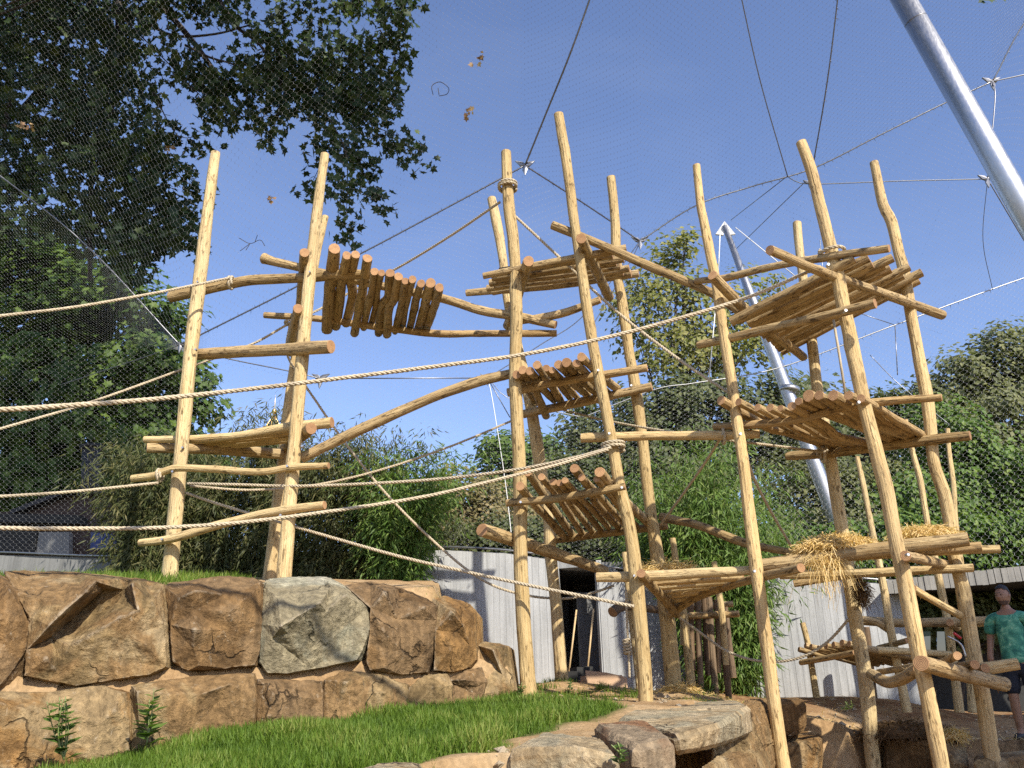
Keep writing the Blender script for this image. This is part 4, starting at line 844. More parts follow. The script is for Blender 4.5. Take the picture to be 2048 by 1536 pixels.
kn = rope_mesh([P(1252, 1180, 10.6), P(1254, 1240, 10.6), P(1257, 1300, 10.6), P(1259, 1355, 10.6)], .016)
for dz in (0, .035, .07, .105, .14):
    t = np.linspace(0, 2*np.pi, 16); c = P(1255, 1308, 10.6)
    rope_mesh(c+np.column_stack([np.cos(t)*.036, np.sin(t)*.036, dz+t*.004]), .017, kn)
tag(kn.obj('rope', [M['rope']]), 'short hanging rope with a big knot beside the front post', 'rope')
V, F = tube([P(1667, 640, 8.7), P(1679, 712, 8.7), P(1691, 789, 8.7)], .014, 6)
tag(obj('strap', V, F, M['rope'], attrs={'lc': V}), 'thin dark strap hanging from top deck of the right tower', 'strap')

# ------------------------------------------------------------------ wood wool (straw)
def curls(c, rad, n, ln, m, name, label, group=None, hang=0.0, base=True, wdt=.003, cat='straw'):
    c = np.asarray(c, float); rad = np.asarray(rad, float); mbq = MB()
    d = rng.normal(size=(n, 3)); d /= np.linalg.norm(d, axis=1)[:, None]
    if base: d[:, 2] = np.abs(d[:, 2])
    p = c+d*rad*((rng.uniform(.55, 1.03, n)**.5) if base else (rng.random(n)**.4))[:, None]
    k = 7; t = np.linspace(0, 1, k)
    dirr = rng.normal(size=(n, 3)); dirr[:, 2] *= .5; dirr /= np.linalg.norm(dirr, axis=1)[:, None]
    dirr = dirr+d*.12; side = np.cross(dirr, rng.normal(size=(n, 3))); side /= np.linalg.norm(side, axis=1)[:, None]
    L = rng.uniform(.5, 1.2, n)*ln; ph = rng.uniform(0, 6.28, n); fr = rng.uniform(3, 9, n)
    pts = p[:, None]+dirr[:, None]*(t[None]*L[:, None])[..., None]+side[:, None]*(np.sin(ph[:, None]+fr[:, None]*t[None])*L[:, None]*.16)[..., None]
    pts[..., 2] -= (t[None]**2)*L[:, None]*(.35+hang)
    w = np.cross(dirr, side); w /= np.linalg.norm(w, axis=1)[:, None]
    V = np.stack([pts-w[:, None]*wdt, pts+w[:, None]*wdt], 2).reshape(-1, 3)
    o = np.arange(n)[:, None, None]*2*k; i = np.arange(k-1)[None, :, None]*2
    F = (o+i+np.array([[[0, 1, 3, 2]]])).reshape(-1, 4)
    mbq.add(V, [F], 0, {'rnd': np.repeat(rng.random(n), 2*k)})
    u = np.linspace(0, 2*np.pi, 22, endpoint=False); v = np.linspace(0, np.pi/2 if base else np.pi, 9)
    q = np.stack([np.sin(v)[:, None]*np.cos(u), np.sin(v)[:, None]*np.sin(u), np.cos(v)[:, None]*np.ones_like(u)], -1)
    q = q*(1+.16*np.sin(3*u+1)[None, :, None]*np.sin(v)[:, None, None]+rng.normal(0, .05, q.shape[:2])[..., None])*.86
    Vb = (c+q*rad).reshape(-1, 3); a = np.arange(8)[:, None]*22; b = np.arange(22)[None]; b2 = (b+1) % 22
    if base: mbq.add(Vb, [np.stack([a+b, a+22+b, a+22+b2, a+b2], -1).reshape(-1, 4)], 0, {'rnd': np.clip(rng.random(len(Vb))*.5, 0, 1)})
    ob = mbq.obj(name, [m]); tag(ob, label, cat, group); return ob
def between(a, b, t): return a+(b-a)*t
GS = 'heaps of pale wood wool'
s0 = P(1675, 1106, 8.95)
curls(s0+[0, 0, .02], (.42, .30, .15), 3800, .11, M['straw'], 'wood_wool_heap', 'broad golden wood wool heap on the straw deck left of the post', GS)
curls(P(1850, 1084, 8.75)+[0, 0, .02], (.34, .26, .13), 2600, .10, M['straw'], 'wood_wool_heap', 'golden wood wool heap at the right end of the straw deck', GS)
curls(P(1652, 1120, 8.66), (.22, .06, .10), 260, .20, M['straw'], 'wood_wool_strands', 'golden strands dangling over the front log of straw deck', GS, hang=.9, base=False, wdt=.0022)
curls(P(1722, 1182, 9.3), (.085, .085, .17), 1300, .07, M['fibre'], 'fibre_clump', 'dark brown tapering fibre clump hanging under straw deck', hang=.2, base=False, cat='fibre clump', wdt=.002)
curls(P(1333, 1146, 10.3)-[0, 0, .03], (.36, .34, .13), 1500, .16, M['straw'], 'wood_wool_heap', 'small golden heap on triangular platform round the back post', GS)
g = on_ground(1355, 1388, 8, 14)
curls([P(1357, 1388, 11.1)[0], 11.0, height(2.05, 11.0)-.02], (.24, .18, .12), 900, .14, M['straw'], 'wood_wool_heap', 'golden heap on the ground at the foot of middle back post', GS)
curls(P(1812, 1475, 10.1), (.55, .25, .17), 1600, .13, M['fibre'], 'fibre_heap', 'brown shaded fibre heap on the rocks by right tower', base=True, cat='fibre heap')
curls(P(1905, 1474, 9.75), (.13, .12, .07), 500, .10, M['straw'], 'wood_wool_heap', 'small pale tuft on the light rock beside right tower', GS)
for px, py, Y in ((700, 1338, 7.95), (350, 1340, 7.05)):
    pass

# ------------------------------------------------------------------ concrete wall, doorway
def ground_pt(px, Y):
    p = P(px, 1380, Y); return np.array([p[0], Y])
def cop(px, py, Y): return P(px, py, Y)
WTOP = [(-140, 1112, 16.8), (0, 1110, 16.4), (260, 1118, 16.0), (640, 1103, 15.6), (760, 1101, 15.4), (890, 1100, 15.2), (1010, 1106, 15.0), (1117, 1120, 14.9)]
WTOP2 = [(1196, 1136, 14.55), (1262, 1146, 14.45), (1400, 1152, 14.5), (1500, 1150, 14.4), (1650, 1157, 14.1), (1800, 1170, 13.9)]
cw = empty('concrete_wall', (0, 15, 1.0)); tag(cw, 'curved grey board-marked concrete wall around the back of the enclosure', 'concrete wall')
def strips(top, th, m=M['concrete'], name='wall_panel'):
    T3 = [P(*q) for q in top]
    for a, b in zip(T3[:-1], T3[1:]):
        d = (b-a)[:2]; L = np.linalg.norm(d); n = max(1, int(L/.105)); e = d/L; nr = np.array([e[1], -e[0]])
        mbq = MB()
        for i in range(n):
            p0 = a[:2]+d*i/n; p1 = a[:2]+d*(i+1)/n; g = .0014; p0 = p0+e*g; p1 = p1-e*g
            off = rng.uniform(0, .006); z1 = lerp(a[2], b[2], (i+.5)/n); z0 = -.3
            q = [p0+nr*off, p1+nr*off, p1-nr*th*.5, p0-nr*th*.5]
            V = np.array([[*k, z] for z in (z0, z1) for k in q])
            mbq.add(V, [np.array([[0, 1, 5, 4], [1, 2, 6, 5], [3, 0, 4, 7], [4, 5, 6, 7]])])
        V, F = box(((a+b)/2-[nr[0]*th*.55, nr[1]*th*.55, 0])*[1, 1, 0]+[0, 0, ((a+b)/2)[2]/2-.16], (L, th*.9, (min(a[2], b[2])+.28)), math.atan2(e[1], e[0]))
        mbq.add(V, F)
        mbq.obj(name, [m], cw, smooth=False)
strips(WTOP[:4], .25, M['shadeconc']); strips(WTOP[3:], .25); strips(WTOP2, .25)  # left run gets the concrete with shade in its colour
# lintel over the doorway and a dark recess behind it
a, b = P(*WTOP[-1]), P(*WTOP2[0])
mbq = MB()
zl = P(1117, 1137, 14.9)[2]
V = np.array([[a[0], a[1], zl], [b[0], b[1], zl-.02], [b[0], b[1], b[2]], [a[0], a[1], a[2]], [a[0]+.1, a[1]+.25, zl], [b[0]+.1, b[1]+.5, zl-.02], [b[0]+.1, b[1]+.5, b[2]], [a[0]+.1, a[1]+.25, a[2]]])
mbq.add(V, [np.array([[0, 1, 2, 3], [5, 4, 7, 6], [0, 4, 5, 1], [3, 2, 6, 7]])]); mbq.obj('lintel', [M['concrete']], cw, smooth=False)
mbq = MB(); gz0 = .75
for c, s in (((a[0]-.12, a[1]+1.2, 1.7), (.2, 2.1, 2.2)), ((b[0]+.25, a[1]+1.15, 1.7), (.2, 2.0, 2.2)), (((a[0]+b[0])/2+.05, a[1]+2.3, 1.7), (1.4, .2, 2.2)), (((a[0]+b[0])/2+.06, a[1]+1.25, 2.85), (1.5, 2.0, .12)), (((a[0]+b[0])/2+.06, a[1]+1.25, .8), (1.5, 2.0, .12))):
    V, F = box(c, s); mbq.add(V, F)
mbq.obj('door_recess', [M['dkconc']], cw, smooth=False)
V, F = box((b[0]+.02, b[1]+.22, (zl+.5)/2+.1), (.09, .42, zl-.55)); obj('door_jamb', V, F, M['concrete'], cw, smooth=False)
V, F = box((a[0]+.62, a[1]+.55, 1.55), (.70, .04, 1.75), .5); obj('door_leaf', V, F, M['dkconc'], cw, smooth=False)
# rail and hooks on the coping that hold the net
for tp_ in (WTOP, WTOP2):
    pp = np.array([P(q[0], q[1], q[2]) for q in tp_])+[0, -.03, .05]
    V, F = tube(spline(pp, .5), .018, 6); obj('coping_rail', V, F, M['wire'], cw)
# brooms and box in the doorway
V, F = tube([P(1137, 1352, 14.55), P(1153, 1220, 14.8)], .016, 6); tag(obj('broom_stick', V, F, M['broom']), 'left pale stick leaning in the dark doorway', 'stick')
V, F = tube([P(1174, 1352, 14.3), P(1187, 1218, 14.5)], .016, 6); tag(obj('broom_stick', V, F, M['broom']), 'right pale stick leaning against the doorway jamb', 'stick')
bx = empty('cardboard_box', P(1212, 1382, 13.6)); tag(bx, 'torn-open tan cardboard box lying before the doorway', 'cardboard box')
q = [P(1170, 1341, 12.9), P(1175, 1368, 12.85), P(1255, 1380, 12.6), P(1252, 1354, 12.7), P(1212, 1345, 12.8)]
mbq = MB(); V = np.array(q+[k+np.array([.01, .012, .0]) for k in q]); mbq.add(V, [np.array([[0, 1, 2, 3, 4]]), np.array([[9, 8, 7, 6, 5]]), np.array([[0, 5, 6, 1], [1, 6, 7, 2], [2, 7, 8, 3], [3, 8, 9, 4], [4, 9, 5, 0]])]); mbq.obj('flap', [M['card']], bx, smooth=False)
V, F = box(P(1203, 1366, 13.2), (.55, .3, .2), .15); obj('carton', V, F, M['card'], bx, smooth=False)
mbq = MB()
for px, py, Y, s, rz in ((1160, 1352, 13.9, (.22, .25, .25), .4), (1149, 1358, 13.8, (.14, .2, .22), -.3), (1168, 1340, 14.1, (.2, .2, .1), .9)):
    V, F = box(P(px, py, Y), s, rz); mbq.add(V, F)
tag(mbq.obj('scrap_heap', [M['dark']], smooth=False), 'dark scrap pieces heaped left of cardboard box', 'scrap')
V, F = tube([P(1165, 1365, 13.6), P(1168, 1378, 13.5)], .045, 10); tag(obj('bottle', V, F, M['red']), 'small red bottle beside the cardboard box', 'bottle')

# ------------------------------------------------------------------ steel masts
def mast(label, a, b, ra, rb, Ya, Yb, cap=False):
    A, Bp = P(*a, Ya), P(*b, Yb); n = 26
    if not cap: Bp = A+(Bp-A)*((A[2]+.3)/(A[2]-Bp[2]))            # runs on down to the ground outside the frame; t = np.linspace(0, 1, n)
    r = np.interp(t, [0, .06, .5, 1], [ra*.62, ra*.8, (ra+rb)/2, rb]) if cap else np.interp(t, [0, 1], [ra, rb])
    m = empty('steel_mast', Bp); tag(m, label, 'mast', 'leaning steel masts')
    V, F = tube(A+(Bp-A)*t[:, None], r, 24); o = obj('tube', V, F, M['steel'], m)
    return m, A, Bp
m1, a1, b1 = mast('thick brushed steel mast leaning across upper right corner', (1745, -110), (2240, 760), .185, .19, 11.2, 11.8)
m2, a2, b2 = mast('slim far steel mast with white plates behind right tower', (1449, 452), (1672, 1040), .095, .165, 17.0, 17.0, True)
_j = P(1838, 40, 11.3); _t = (_j[2]-a1[2])/(b1[2]-a1[2]); V, F = tube([a1+(b1-a1)*_t, a1+(b1-a1)*(_t+.0012)], .187, 24); obj('joint_ring', V, F, M['cable'], m1)
for dx, w in ((-8, 1), (10, 1)):
    q = [P(1449, 442, 17.0), P(1449+dx*2.2, 468, 17.0-dx*.01), P(1449+dx*.2, 470, 17.0)]
    V = np.array(q+[k+np.array([0, .05, 0]) for k in q]); obj('gusset_plate', V, [np.array([[0, 1, 2], [5, 4, 3]]), np.array([[0, 3, 4, 1], [1, 4, 5, 2], [2, 5, 3, 0]])], M['white'], m2, smooth=False)
q = P(1578, 780, 17.0); V, F = tube([q+[0, 0, -.05], q+[.02, 0, .05]], .21, 20); obj('collar', V, F, M['steel'], m2)
for (c, d, Y) in (((1440, 470), (1436, 560), 17), ((1471, 455), (1590, 552), 16.6), ((1436, 560), (1418, 760), 17)):
    V, F = tube([P(*c, 17), P(*d, Y)], .012, 5); obj('stay_cable', V, F, M['white'], m2)

# ------------------------------------------------------------------ wire net over the enclosure
net = empty('wire_net', (0, 14, 8)); tag(net, 'steel wire mesh roof and side net hung on cables', 'wire net')
E_ = [(-420, -60, 12.5), (-150, 230, 13.8), (150, 470, 14.4), (360, 690, 14.8), (560, 590, 14.6), (760, 487, 14.4), (900, 412, 14.2), (1050, 331, 14.0), (1165, 405, 14.5), (1280, 482, 15.0), (1390, 412, 14.8), (1500, 374, 14.6), (1625, 337, 14.3), (1760, 270, 13.9), (1890, 206, 13.6), (1985, 163, 13.4), (2070, 15, 12.8), (2300, -260, 11.8)]
MID = [(-420, 560, 15.4), (-150, 640, 15.4), (150, 680, 15.2), (360, 700, 15.0), (640, 757, 15.2), (975, 756, 15.4), (1025, 800, 15.5), (1165, 835, 15.6), (1310, 779, 15.6), (1390, 766, 15.6), (1560, 735, 15.6), (1790, 650, 15.4), (2060, 552, 15.2), (2300, 480, 15.0)]
COP = [(-420, 1112, 17.3)]+WTOP+WTOP2[:-1]+[(1790, 1160, 14.4), (2060, 1128, 14.2), (2300, 1110, 14.0)]
TOP_ = [(-420, -420, 9.8), (0, -300, 10.2), (1024, -260, 10.6), (1700, -260, 10.2), (2300, -420, 9.0)]
def along(line, px):
    L = np.array(line, float); x = L[:, 0]
    p3 = np.array([P(*q) for q in line]); return np.stack([np.interp(px, x, p3[:, k]) for k in range(3)], 1)
def net_panel(lo, hi, x0, x1, w=.068, h=.080, r=.0015, sagd=0.0):
    xs_ = np.linspace(x0, x1, 1200); lo3, hi3 = along(lo, xs_), along(hi, xs_)
    m3 = (lo3+hi3)/2; L = np.concatenate([[0], np.cumsum(np.linalg.norm(np.diff(m3, axis=0), axis=1))])
    nc = int(L[-1]/w); px = np.interp((np.arange(nc)+.5)/nc*L[-1], L, xs_)
    A, Bq = along(lo, px), along(hi, px)
    nr = int(np.linalg.norm(Bq-A, axis=1).max()/h)*2+1
    t = np.linspace(0, 1, nr)
    pts = A[:, None]+(Bq-A)[:, None]*t[None, :, None]
    lat = np.gradient(pts, axis=0); ll = np.linalg.norm(lat, axis=-1, keepdims=True); lat = lat/(ll+1e-9)
    up = (Bq-A)[:, None]/(np.linalg.norm(Bq-A, axis=1)[:, None, None]+1e-9); nn = np.cross(lat, up); nn /= np.linalg.norm(nn, axis=-1, keepdims=True)+1e-9
    sgn = np.where((np.arange(nc)[:, None]+((np.arange(nr)[None]+1)//2)) % 2 == 0, 1., -1.)[..., None]
    bag = -(np.sin(np.pi*t)**1)[None, :, None]*sagd
    pts = pts+lat*sgn*ll*.47+nn*bag
    ring = [pts+r*(math.cos(q)*lat+math.sin(q)*nn) for q in (0.5, 2.6, 4.7)]
    V = np.stack(ring, 2).reshape(-1, 3)
    base = (np.arange(nc)[:, None]*nr+np.arange(nr-1)[None]).ravel()*3
    F = np.concatenate([np.stack([base+k, base+(k+1) % 3, base+3+(k+1) % 3, base+3+k], 1) for k in range(3)])
    o = obj('mesh_panel', V, [F], M['net'], net); o['kind'] = 'stuff'; return len(F)
nq = net_panel(COP, MID, -120, 2180)
nq += net_panel(MID, E_, -120, 2180)
nq += net_panel(E_, TOP_, -260, 2240, .066, .076)
print('net quads', nq)
def cable(line, r, name='cable', spikes=False, m='cable'):
    p = spline(np.array([P(*q) for q in line]), .12) if len(line) > 2 else np.array([P(*q) for q in line])
    mbq = MB(); V, F = tube(p, r, 6); mbq.add(V, F)
    if spikes:
        L = np.concatenate([[0], np.cumsum(np.linalg.norm(np.diff(p, axis=0), axis=1))]); n = int(L[-1]/.085)
        s = np.linspace(0, L[-1], n); c = np.stack([np.interp(s, L, p[:, k]) for k in range(3)], 1)
        d = rng.normal(0, .25, (n, 3))+np.array([[.1, -.2, -1.0]]); d[::2] *= -1; d /= np.linalg.norm(d, axis=1)[:, None]
        sd = np.gradient(c, axis=0); sd /= np.linalg.norm(sd, axis=1)[:, None]
        ln = rng.uniform(.05, .10, n)[:, None]
        VV = np.stack([c-sd*.008, c+sd*.008, c+d*ln, c+np.cross(sd, d)*.008], 1).reshape(-1, 3)
        o4 = np.arange(n)[:, None]*4; mbq.add(VV, [np.concatenate([o4+np.array([[0, 1, 2]]), o4+np.array([[1, 3, 2]]), o4+np.array([[3, 0, 2]])])])
    return mbq.obj(name, [M[m]], net)
_k0, _k1 = P(395, 1165, 7.4)+SDIR*10.5, P(745, 1335, 8.0)+SDIR*10.5
V, F = tube([_k0+(_k0-_k1)*1.5, _k0, _k1, _k1+(_k1-_k0)*2.0], .040, 8); obj('shadow_caster_rope', V, F, M['cable'], net)  # unseen rope added overhead to throw a diagonal shadow across the boulders
cable(E_[:4], .014, 'edge_cable', True); cable(E_[3:8], .016, 'edge_cable', True); cable(E_[7:10], .016, 'edge_cable', True); cable(E_[9:16], .014, 'edge_cable', True, 'wire'); cable(E_[15:], .014, 'edge_cable', True, 'wire')
cable([(1050, 331, 14.0), (1095, 220, 13.3), (1145, 95, 12.4), (1200, -60, 11.6)], .017, 'ridge_cable', True)
cable([(1475, -40, 12.0), (1520, 160, 13.2), (1575, 352, 14.4)], .011); cable([(1680, -40, 11.8), (1655, 160, 12.9), (1625, 337, 14.3)], .013, 'ridge_cable', True)
cable([(1575, 352, 14.4), (1590, 362, 14.3), (1630, 368, 14.2), (1800, 362, 13.8), (1975, 358, 13.4)], .010, m='wire')
cable([(1975, 358, 13.4), (1990, 200, 13.3), (1985, 163, 13.4)], .012); cable([(1975, 358, 13.4), (2060, 500, 13.8), (2150, 640, 14)], .011)
cable([(1575, 352, 14.4), (1462, 440, 18)], .009); cable([(1612, 362, 14.3), (1470, 500, 18)], .009)
cable([(1985, 163, 13.4), (2070, 145, 13.2), (2200, 120, 13)], .012, m='wire')
cable([(360, 690, 14.8), (450, 716, 15), (582, 743, 15.1), (640, 757, 15.2)], .011); cable([(640, 757, 15.2), (975, 756, 15.4)], .011); cable([(360, 690, 14.8), (284, 716, 15), (120, 770, 15.4)], .008)
cable([(975, 756, 15.4), (1080, 690, 15.4), (1170, 628, 15.3), (1280, 482, 15.0)], .009); cable([(975, 756, 15.4), (1020, 835, 15.5)], .009)
cable(MID[5:8], .007); cable(MID[7:], .011, 'edge_cable', True, 'wire')
cable([(1280, 482, 15.0), (1262, 520, 15.1), (1180, 660, 15.3)], .008)
cable([(975, 756, 15.4), (985, 800, 15.35), (1010, 960, 15.3), (1025, 1090, 15.1)], .007, m='white'); cable([(1790, 650, 15.4), (1795, 750, 15.3)], .010); cable([(1700, 620, 15.4), (1790, 650, 15.4)], .008); cable([(1740, 710, 15.4), (1800, 770, 15.4), (1900, 850, 15)], .008)
cable([(1975, 358, 13.4), (1966, 480, 14.4), (1985, 579, 15.25)], .006); cable([(1640, 480, 14.6), (1655, 640, 15)], .007, m='wire')
for px, py, Y, s in ((1050, 331, 14.0, .11), (1280, 482, 15.0, .10), (640, 757, 15.2, .10), (975, 756, 15.4, .08), (1985, 163, 13.4, .10), (1975, 358, 13.4, .09), (1620, 366, 14.2, .07), (360, 690, 14.8, .08)):
    c = P(px, py, Y); aa = np.linspace(0, 2*np.pi, 12, endpoint=False); rr_ = np.where(np.arange(12) % 4 == 0, 2.0, np.where(np.arange(12) % 4 == 2, .45, .9))*s
    ring = np.column_stack([np.cos(aa+.5)*rr_, np.zeros(12), np.sin(aa+.5)*rr_])
    V = np.vstack([c+ring, c+ring+[0, .03, 0], [c-[0, .02, 0]], [c+[0, .05, 0]]]); a_ = np.arange(12); b_ = (a_+1) % 12
    obj('node_plate', V, [np.stack([a_, b_, np.full(12, 24)], 1), np.stack([12+b_, 12+a_, np.full(12, 25)], 1), np.stack([a_, 12+a_, 12+b_, b_], 1)], M['cable'], net, smooth=False)
# dead leaves and twigs caught on the net
def litter(label, px, py, Y, n, spread, tilt):
    c = P(px, py, Y); t = rng.uniform(-1, 1, n)
    p = c+np.column_stack([t*spread*math.cos(tilt), rng.normal(0, .02, n), t*spread*math.sin(tilt)])+rng.normal(0, .03, (n, 3))
    V, F, r = scatter(*LOBED, p, rng.normal(size=(n, 3))+[0, -1, 0], rng.uniform(.06, .12, n))
    tag(obj('dead_leaf_clump', V, F, M['lf_dead'], attrs={'rnd': r}), label, 'dead leaves', 'dead leaves caught on the net')
litter('brown dead leaves on the net right of the plane tree', 935, 226, 13.6, 9, .13, .9)
litter('thin reddish sprig of dead leaves high on the net', 957, 118, 12.9, 7, .17, 1.0)
litter('brown leaf clump on the net between the two left posts', 543, 398, 14.0, 7, .09, 1.0)
litter('pale yellow leaves at the edge of the plane foliage', 345, 297, 14.1, 7, .13, .6)
litter('pale yellow leaves at the far left of the plane foliage', 52, 252, 14.0, 7, .13, .3)
tw = MB()
for pl in ([(866, 190), (864, 172), (880, 164), (897, 176), (894, 188), (878, 192)], [(878, 190), (876, 176)]):
    V, F = tube(spline(np.array([P(*q, 13.2) for q in pl]), .03), .007, 5); tw.add(V, F)
tag(tw.obj('twig', [M['bark']]), 'bare looped twig lying on the net', 'twig')
tw = MB()
for pl in ([(478, 476), (500, 487), (520, 480), (530, 492)], [(500, 487), (492, 500)], [(510, 484), (515, 470)], [(480, 502), (500, 487)]):
    V, F = tube(spline(np.array([P(*q, 14.3) for q in pl]), .03), .006, 5); tw.add(V, F)
tag(tw.obj('twig', [M['bark']]), 'branching dry twig on the net by the bridge', 'twig')

# ------------------------------------------------------------------ trees
def limb(mbq, a, b, r0, r1, bow=.15, seg=.6):
    a, b = np.asarray(a, float), np.asarray(b, float); L = np.linalg.norm(b-a)
    mids = [a+(b-a)*t+rng.normal(0, bow*L*.25, 3)+np.array([0, 0, -bow*L*.3*math.sin(t*math.pi)]) for t in (.33, .66)]
    p = spline(np.array([a, *mids, b]), max(seg, .1)); V, F = tube(p, np.linspace(r0, r1, len(p)), 6); mbq.add(V, F)
    return p
def leaves_at(centers, per, crad, size, tmpl, flat=.7, up=.55, outc=None, jitter=.35):
    n = len(centers)*per; c = np.repeat(centers, per, 0)
    cr = np.repeat(np.broadcast_to(crad, (len(centers),)), per)[:, None]
    d = rng.normal(size=(n, 3)); d /= np.linalg.norm(d, axis=1)[:, None]; d *= (rng.random(n)**.45)[:, None]
    p = c+d*cr*np.array([1, 1, flat])
    nr = d*.6+np.array([.12, -.42, up])+rng.normal(0, jitter, (n, 3))
    if outc is not None: q = p-outc; nr += .4*q/(np.linalg.norm(q, axis=1)[:, None]+1e-6)
    return scatter(*tmpl, p, nr, rng.uniform(.7, 1.25, n)*size)
def ell(c, r, n, shell=.55):
    d = rng.normal(size=(n, 3)); d /= np.linalg.norm(d, axis=1)[:, None]
    return np.asarray(c)+d*np.asarray(r)*(shell+(1-shell)*rng.random(n)[:, None])
def tree(name, label, base, lobes, per, crad, size, m, tmpl=KITE, trunk_r=.25, nl=14, group=None, cat='tree', flat=.7, up=.55):
    """lobes: (centre, radii, clusters) of the crown"""
    base = np.asarray(base, float); t = empty(name, base); tag(t, label, cat, group)
    cs = np.vstack([ell(c, r, n) for c, r, n in lobes]); mid = np.mean([np.asarray(l[0], float) for l in lobes], 0)
    V, F, r = leaves_at(cs, per, crad*rng.uniform(.7, 1.3, len(cs)), size, tmpl, flat, up, mid)
    obj('crown', V, F, m, t, attrs={'rnd': r}, smooth=False)
    mbq = MB(); top = np.array([lerp(base[0], mid[0], .7), lerp(base[1], mid[1], .7), mid[2]+(cs[:, 2].max()-mid[2])*.4])
    p = limb(mbq, base-[0, 0, .2], top, trunk_r, trunk_r*.3, .05)
    for k in rng.choice(len(cs), min(nl, len(cs)), replace=False):
        q = p[min(len(p)-1, int(len(p)*rng.uniform(.35, .95)))]; limb(mbq, q, cs[k], trunk_r*.28, .015, .12)
    mbq.obj('trunk', [M['bark']], t); return t
# big plane tree overhanging the net from the left: its lower boughs fill the upper left of the view
pt = empty('plane_tree', (-17, 18, 1.0)); tag(pt, 'large dark plane tree whose boughs overhang the net at upper left', 'tree')
def region(poly, n, Y0, Y1):
    poly = np.array(poly, float); lo, hi = poly.min(0), poly.max(0); out = []
    while len(out) < n:
        q = rng.uniform(lo, hi)
        if polyline_sd(np.array([q[0]]), np.array([q[1]]), poly)[0] > 0: out.append(P(q[0], q[1], rng.uniform(Y0, Y1)))
    return out
dense = region([(-120, -160), (300, -160), (310, 20), (270, 120), (300, 170), (285, 250), (320, 290), (330, 380), (375, 410), (370, 470), (290, 500), (230, 540), (140, 480), (0, 470), (-120, 480)], 640, 15.2, 19.0)
dense += region([(280, -160), (790, -160), (800, 0), (770, 60), (760, 130), (700, 110), (640, 100), (560, 60), (420, 30), (300, 60)], 130, 15.0, 17.5)
dense += region([(540, 60), (640, 110), (700, 140), (770, 150), (790, 230), (740, 230), (690, 200), (640, 240), (560, 240), (510, 180), (480, 80)], 70, 15.0, 16.5)
dense += region([(330, 60), (480, 110), (500, 200), (440, 240), (400, 190), (360, 130)], 22, 15.2, 16.5)
dense += region([(215, 470), (300, 470), (300, 545), (240, 590)], 14, 15.5, 17.5)+region([(330, 390), (400, 440), (385, 520), (340, 500)], 10, 15.5, 17)
twigs = []
for pl, kk in (([(800, -30), (806, 20), (790, 60)], 7), ([(760, 60), (790, 110), (780, 150), (790, 200)], 10), ([(700, 100), (715, 180), (730, 240), (790, 270), (815, 290), (845, 305)], 15), ([(640, 100), (655, 200), (645, 280), (640, 330), (610, 390)], 12), ([(700, 180), (712, 250), (720, 320), (745, 380), (765, 398)], 13), ([(660, 240), (690, 300), (695, 380), (690, 450)], 10), ([(560, 100), (560, 200), (545, 270)], 7), ([(400, 150), (420, 210), (500, 235), (560, 225)], 10), ([(300, 170), (340, 250), (365, 275), (410, 270)], 7), ([(230, 20), (320, 110), (400, 190), (450, 235)], 6), ([(290, 300), (350, 340), (390, 400)], 6)):
    Y = rng.uniform(15.0, 15.9); p3 = spline(np.array([P(*q, Y) for q in pl]), .15); twigs.append(p3)
    ix = np.linspace(1, len(p3)-1, kk).astype(int); dense += [p3[i]+rng.normal(0, .10, 3)-[0, 0, .08] for i in ix]
dense = np.array(dense)
V, F, r = leaves_at(dense, 18, .42, .195, LOBED, .8, .2, None, .75)
obj('crown', V, F, M['lf_plane'], pt, attrs={'rnd': r**1.6}, smooth=False)
upper = np.vstack([ell((-1.4, 9.4, 17.2), (4.6, 2.8, 2.4), 170, .2), ell((-6.5, 11.5, 17.6), (4, 3.0, 2.6), 120, .2), ell((-12, 15.5, 17), (4, 4, 3), 70, .3)])  # unseen crown mass added overhead so the boughs below lie in shade
V, F, r = leaves_at(upper, 30, .75, .26, LOBED, .7, .5)
obj('added_shade_crown', V, F, M['lf_plane'], pt, attrs={'rnd': r}, smooth=False)
mbq = MB()
tk = limb(mbq, (-17, 18, .6), (-15, 15.5, 15.5), .55, .3, .03)
for pl, r0, r1, Y in (([(-100, 330), (60, 200), (160, 40), (240, -120)], .07, .05, 17.5), ([(240, -60), (330, 20), (420, 130), (470, 235)], .09, .045, 16.2), ([(400, -80), (450, 20), (480, 60)], .06, .05, 16), ([(300, 50), (350, 72), (430, 68), (500, 50)], .04, .02, 16), ([(480, 60), (520, 90), (560, 150), (600, 180)], .04, .018, 16), ([(370, 90), (420, 115), (470, 130), (530, 165), (560, 150)], .03, .012, 15.8), ([(180, 560), (180, 420), (190, 300), (230, 180), (240, -60)], .05, .09, 17.2), ([(195, 440), (240, 460), (235, 520)], .05, .02, 17), ([(20, 200), (0, 270), (-60, 290)], .07, .05, 16.5)):
    p = spline(np.array([P(*q, Y) for q in pl]), .25); V, F = tube(p, np.linspace(r0, r1, len(p)), 7); mbq.add(V, F)
for p3 in twigs: V, F = tube(p3, np.linspace(.018, .006, len(p3)), 5); mbq.add(V, F)
for c in upper[::18]: limb(mbq, tk[-3], c, .035, .012, .1)
for c in dense[::20]:
    q = dense[rng.integers(len(dense))]
    if np.linalg.norm(q-c) < 2.2: limb(mbq, q, c, .016, .008, .1, .3)
mbq.obj('trunk', [M['bark']], pt)

